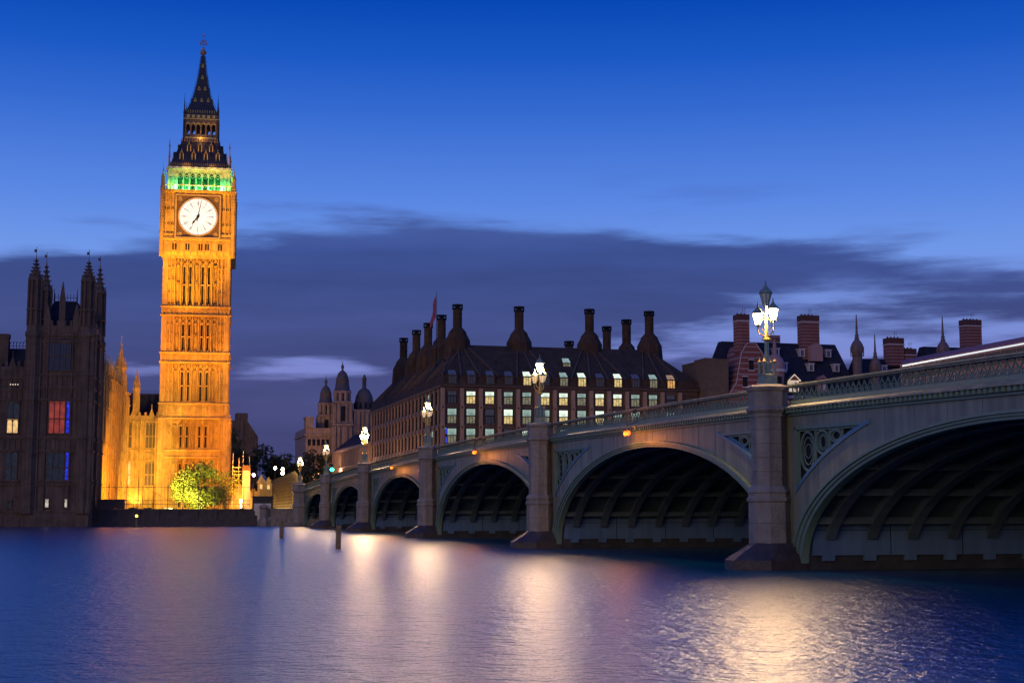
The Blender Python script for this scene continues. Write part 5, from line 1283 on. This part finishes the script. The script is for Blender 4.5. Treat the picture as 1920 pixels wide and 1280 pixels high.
mb = MB(); mb.box(BX-16, BX, 121.2, 175, 2.7, 25.5); w2_ = n2_.part('walls', mb, STRIPE)
mb = MB(); mb.loft([[(BX-16.3, 121.2, 25.51), (BX+.3, 121.2, 25.51), (BX+.3, 137, 25.51), (BX-16.3, 137, 25.51)], [(BX-9, 122, 34.6), (BX-7, 122, 34.6), (BX-7, 137, 34.6), (BX-9, 137, 34.6)]])
mb.loft([[(BX-16.3, 137.02, 25.51), (BX+.3, 137.02, 25.51), (BX+.3, 175, 25.51), (BX-16.3, 175, 25.51)], [(BX-9, 138, 37.6), (BX-7, 138, 37.6), (BX-7, 175, 37.6), (BX-9, 175, 37.6)]])
r2_ = n2_.part('roof', mb, SLATE)
onion(n2_, BX+.3, 122.4, 1.0, 31.6, 39.0, r2_); onion(n2_, BX+.8, 138.0, 1.15, 35.4, 43.2, r2_)
stack(n2_, BX-6, 130.2, 3.6, 33, 39.0, r2_); stack(n2_, BX-6, 133.6, 2.6, 32, 36.8, r2_); stack(n2_, BX-6, 148.8, 4.0, 36, 43.5, r2_)
mb = MB(); mb.face(BX+.8, 139.5, (0, 1), (1, 0)); mb.prism([(-3.2, 2.7), (3.2, 2.7), (3.2, 31.5), (1.6, 35.2), (-1.8, 35.6), (-3.2, 31.5)], -4, 0); mb.T = None
n2_.part('gable_wall', mb, STRIPE, w2_)
for y in (126, 144, 152, 158): n2_.inst('dormer_window', DRM, (roofx(31.2)+.5, y, 31.2), -PI/2, r2_)
mb = MB(); mb.box(-50, -36, 82.9+1.4, 88.8, 2.7, 32.4); mb.box(-50.1, -35.9, 84.2, 88.9, 32.401, 32.7); mb.box(-46, -40, 85.4, 88, 32.7, 33.3)
single('plain_brick_block', mb, mat('brown_brick', (.13, .085, .05), .9, .2, 1.2, .2), (-43, 86, 2.7), 'plain brown windowless brick block between the office block and striped building', 'building')

# ------------------------------------------------------------------ domed stone building down the street
dm = Thing('domed_stone_building', 'pale stone building with domed towers beyond the office block', 'building', (-195, 35, 2.7))
XD = -195
mb = MB(); mb.box(XD-30, XD-2, 23.2, 60, 2.7, 26.5); mb.box(XD-30, XD-1.6, 22.8, 60, 24.2, 24.7)
mb.face(XD-2, 0, (0, 1), (1, 0))
for k in range(15): y = 23.5+k*1.35; mb.box(y-.16, y+.16, 0, .4, 3, 24)
mb.T = None
mb.box(XD-6, XD-1, 23.0, 25.2, 26.5, 29.2); mb.box(XD-6.2, XD-.8, 22.8, 25.4, 29.2, 29.7)
mb.face(0, 23.2, (1, 0), (0, -1))
dw = dm.part('walls', mb, PORT)
def dtower(x, y, r, zs, name='tower'):
    z0, z1, z2, z3, z4, z5 = zs
    mb = MB(); mb.sq(x, y, [(r*1.25, 2.7), (r*1.25, z0), (r*1.4, z0+.3), (r*1.4, z0+.9), (r*1.15, z0+1.0), (r*1.1, z1), (r*1.25, z1+.3), (r*1.25, z1+.7), (r*.95, z1+.8)], 0)
    for u, v in E4:
        mb.face(x, y, u, v)
        for q in (-1, -.45, .45, 1): mb.box(q*r*1.1-.18, q*r*1.1+.18, r*1.1, r*1.1+.5, z0+1.0, z1); mb.box(q*r*1.1-.2, q*r*1.1+.2, r*1.25, r*1.25+.5, z0-8, z0)
        mb.box(-r*.28, r*.28, r*1.12, r*1.17, z0+1.6, z1-.8, 1)
        mb.lathe(r*1.2, r*1.2, [(.4, z0+.9), (.45, z0+1.6), (.1, z0+2.6)], 6)
    mb.T = None
    mb.lathe(x, y, [(r*.62, z1+.8), (r*.62, z2)], 10, 0, 1)
    for q in range(8): t = q*PI/4+PI/8; mb.bar((x+r*.95*math.cos(t), y+r*.95*math.sin(t), z1+.8), (x+r*.95*math.cos(t), y+r*.95*math.sin(t), z2), r*.42, 0, 6)
    for q in range(8):
        t = q*PI/4; mb.bar((x+r*.9*math.cos(t), y+r*.9*math.sin(t), z2-.7), (x+r*.9*math.cos(t), y+r*.9*math.sin(t), z2), r*.6, 0)
    p = dm.part('domed_tower', mb, [PORT, BLACK], dw)
    mb = MB(); mb.lathe(x, y, [(r*1.15, z2), (r*1.15, z2+.35), (r*1.05, z2+.4), (r*.9, z3), (r*.88, z3+.25), (r*.92, z3+.3), (r*.86, z3+1.2), (r*.6, z4-.9), (r*.25, z4-.2), (.25, z4), (.35, z4+.5), (.5, z4+1.0), (.3, z4+1.5), (.12, z4+1.8), (.05, z5)], 16, 0, 0, True)
    dm.part('dome', mb, LEAD, dw)
dtower(XD-1, 33.6, 2.15, (26.8, 33.6, 37.4, 39.8, 43.6, 46.4))
dtower(XD-7.5, 29.6, 1.9, (23.6, 30.0, 34.2, 36.2, 39.6, 42.6))
mb = MB(); mb.lathe(XD-4, 40.6, [(2.9, 20), (2.9, 31.6), (3.1, 31.7), (3.1, 32.2), (2.8, 32.3), (2.9, 34), (2.5, 36.2), (1.6, 38.0), (.7, 38.6), (.6, 38.7), (.6, 41.0), (.75, 41.1), (.5, 42.0), (.1, 42.8)], 20, 0, 0, True)
for q in range(12): t = q*PI/6; mb.bar((XD-4+2.95*math.cos(t), 40.6+2.95*math.sin(t), 32.4), (XD-4+2.95*math.cos(t), 40.6+2.95*math.sin(t), 34.2), .45, 1)
dm.part('large_dome', mb, [LEAD, BLACK], dw)
mb = MB(); mb.box(XD-8, XD+1, 36.8, 44, 2.7, 31.4); mb.box(XD-8.2, XD+1.3, 36.5, 44.2, 31.4, 31.9); mb.box(XD-8, XD+1.2, 43, 45, 31.9, 34.2)
mb.face(XD+1, 0, (0, 1), (1, 0))
for q in range(6): y = 37.1+q*1.3; mb.box(y-.18, y+.18, 0, .4, 6, 31)
for z in (10, 15, 20, 25.5): mb.box(36.8, 44, 0, .5, z, z+.35)
mb.T = None; dm.part('projecting_block', mb, PORT, dw)
mb = MB(); mb.box(XD-1, XD-.85+1.3, 35.0-.55, 35.0+.55, 25.4, 29.4); mb.box(XD+.45, XD+.5, 34.4, 35.6, 27.3, 27.4, 1)
dm.part('lit_window', mb, [emis('cool_lit_window', (.72, .85, 1), .55), BLACK], dw, 'single tall pale lit window')
m = MB(); m.box(-.45, .45, 0, .03, 0, 1.9, 0); m.box(-.6, .6, 0, .2, 1.9, 2.1, 1); m.box(-.6, .6, 0, .2, -.2, 0, 1)
DWM = m.mesh('window', [GLASS_DK, PORT])
for z in (6.5, 11.5, 16.5, 21.3):
    for k in range(9): dm.inst('window', DWM, (XD-2, 24.2+k*1.35*1.0, z), -PI/2, dw)
# lower stone terrace nearer along the street
tb = Thing('stone_terrace', 'dim pale stone terrace of several floors between the domed building and the office block', 'building', (-150, 36, 2.7))
mb = MB(); mb.box(XD+4, -128, 30.5, 52, 2.7, 19.5); mb.box(XD+3.8, -127.9, 30.0, 52, 18.6, 19.1)
mb.face(0, 30.5, (1, 0), (0, -1))
for k in range(28): x = XD+5+k*2.2; mb.box(x-.2, x+.2, 0, .45, 5.4, 18.5)
for z in (9.6, 14.0): mb.box(XD+4, -128, 0, .5, z, z+.3)
mb.T = None; tw_ = tb.part('walls', mb, PORT)
mb = MB(); mb.frus(XD+4, -128, 30.6, 52, 19.51, XD+8, -132, 36, 46, 24.0); tb.part('roof', mb, SLATE)
m = MB(); m.box(-.5, .5, 0, .03, 0, 2.0, 0); m.box(-.65, .65, 0, .15, 2.0, 2.2, 1); TWM = m.mesh('window', [GLASS_DK, PORT])
for z in (6.3, 10.8, 15.2):
    for k in range(27): tb.inst('window', TWM, (XD+6.1+k*2.2, 30.5, z), PI, tw_)

# dark gabled building left of the trees
gd = Thing('dark_gabled_building', 'dark stone building with a chimney block, just right of the clock tower', 'building', (-164, 0, 2.7))
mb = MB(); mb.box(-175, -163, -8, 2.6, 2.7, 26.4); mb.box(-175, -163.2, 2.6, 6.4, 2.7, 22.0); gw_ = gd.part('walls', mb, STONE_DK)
mb = MB(); mb.box(-170, -163.4, .6, 3.6, 26.4, 28.4); mb.face(-163.2, 4.4, (0, 1), (1, 0)); mb.prism([(-1.8, 22), (2.0, 22), (-.9, 26.3), (-1.8, 26.3)], -6, 0); mb.T = None
gd.part('chimney', mb, STONE_DK, gw_)

for (x, y, en) in ((-176, 19, 6500), (-172, 30, 5500), (-120, 27.5, 4000), (-60, 28.2, 2500), (-85, 28.2, 3000)):  # unseen point lights added to warm the domed building and street fronts
    light('warm_fill_light', 'POINT', (x, y, 9.6 if x > -150 else 13), en, (1, .55, .30), .5)
# ------------------------------------------------------------------ trees
def tree(name, label, cat, x, y, z0, h, r, leafmat, n=4200, ls=.34, group=None, seed=1, zc=.58, squash=.8, trunk=.35):
    rnd = random.Random(seed); th = Thing(name, label, cat, (x, y, z0), group=group)
    mb = MB(); top = z0+h*.5
    mb.lathe(x, y, [(trunk*1.3, z0), (trunk, z0+h*.1), (trunk*.7, z0+h*.3), (trunk*.3, top)], 8)
    cl = []
    for k in range(40):
        while True:
            p = Vector((rnd.uniform(-1, 1), rnd.uniform(-1, 1), rnd.uniform(-1, 1)))
            if p.length < 1: break
        p = p.normalized()*(p.length**.45)*rnd.uniform(.72, 1.0)
        c = Vector((x+p.x*r, y+p.y*r, z0+h*zc+p.z*h*(1-zc)*1.0*squash/.8 if p.z > 0 else z0+h*zc+p.z*h*(zc-.08))); cl.append((c, r*rnd.uniform(.15, .36)))
    for c, q in cl[:12]: mb.bar((x, y, z0+h*rnd.uniform(.15, .4)), tuple(c), trunk*.3, 0, 5, .03)
    th.part('trunk', mb, BARK)
    mb = MB(); vs = []; fs = []
    for k in range(n):
        c, q = cl[rnd.randrange(len(cl))]
        d_ = Vector((rnd.gauss(0, 1), rnd.gauss(0, 1), rnd.gauss(0, 1))).normalized()*q*(rnd.random()**.4)
        p = c+Vector((d_.x, d_.y, d_.z*.8)); a = Vector((rnd.gauss(0, 1), rnd.gauss(0, 1), rnd.gauss(0, .6))).normalized(); b = a.cross(Vector((rnd.gauss(0, 1), rnd.gauss(0, 1), rnd.gauss(0, 1)))).normalized()
        s_ = ls*rnd.uniform(.6, 1.3); i = len(vs)
        vs += [tuple(p-a*s_), tuple(p+b*s_*.5), tuple(p+a*s_), tuple(p-b*s_*.5)]; fs.append((i, i+1, i+2, i+3))
    me = bpy.data.meshes.new('crown'); me.from_pydata([(a-x, b-y, c-z0) for a, b, c in vs], [], fs); me.materials.append(leafmat)
    o = bpy.data.objects.new('crown', me); COL.objects.link(o); o.parent = th.o
    return th
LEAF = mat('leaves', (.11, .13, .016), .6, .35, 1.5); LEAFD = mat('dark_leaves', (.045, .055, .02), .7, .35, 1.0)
tx, ty = pf_world(-276, -9.9)
tree('leafy_tree', 'round yellow-green floodlit tree at the foot of the clock tower', 'tree', tx, ty, 2.7, 7.6, 6.3, LEAF, 13000, .22, seed=8, zc=.42)
light('tree_lamp', 'SPOT', (-262.5, -14.5, 3.3), 95000, (1, .80, .22), .3, (-275, -12.4, 4.6), 75, 1.0, pf=True)
th = Thing('floodlight', 'floodlight on the bank aimed at the round tree', 'floodlight', (-264.5, -14.5, 2.7), pf=True, group='floodlights around the clock tower')
mb = MB(); mb.box(-264.8, -264.3, -14.8, -14.2, 2.72, 2.92); th.part('housing', mb, BLACK)
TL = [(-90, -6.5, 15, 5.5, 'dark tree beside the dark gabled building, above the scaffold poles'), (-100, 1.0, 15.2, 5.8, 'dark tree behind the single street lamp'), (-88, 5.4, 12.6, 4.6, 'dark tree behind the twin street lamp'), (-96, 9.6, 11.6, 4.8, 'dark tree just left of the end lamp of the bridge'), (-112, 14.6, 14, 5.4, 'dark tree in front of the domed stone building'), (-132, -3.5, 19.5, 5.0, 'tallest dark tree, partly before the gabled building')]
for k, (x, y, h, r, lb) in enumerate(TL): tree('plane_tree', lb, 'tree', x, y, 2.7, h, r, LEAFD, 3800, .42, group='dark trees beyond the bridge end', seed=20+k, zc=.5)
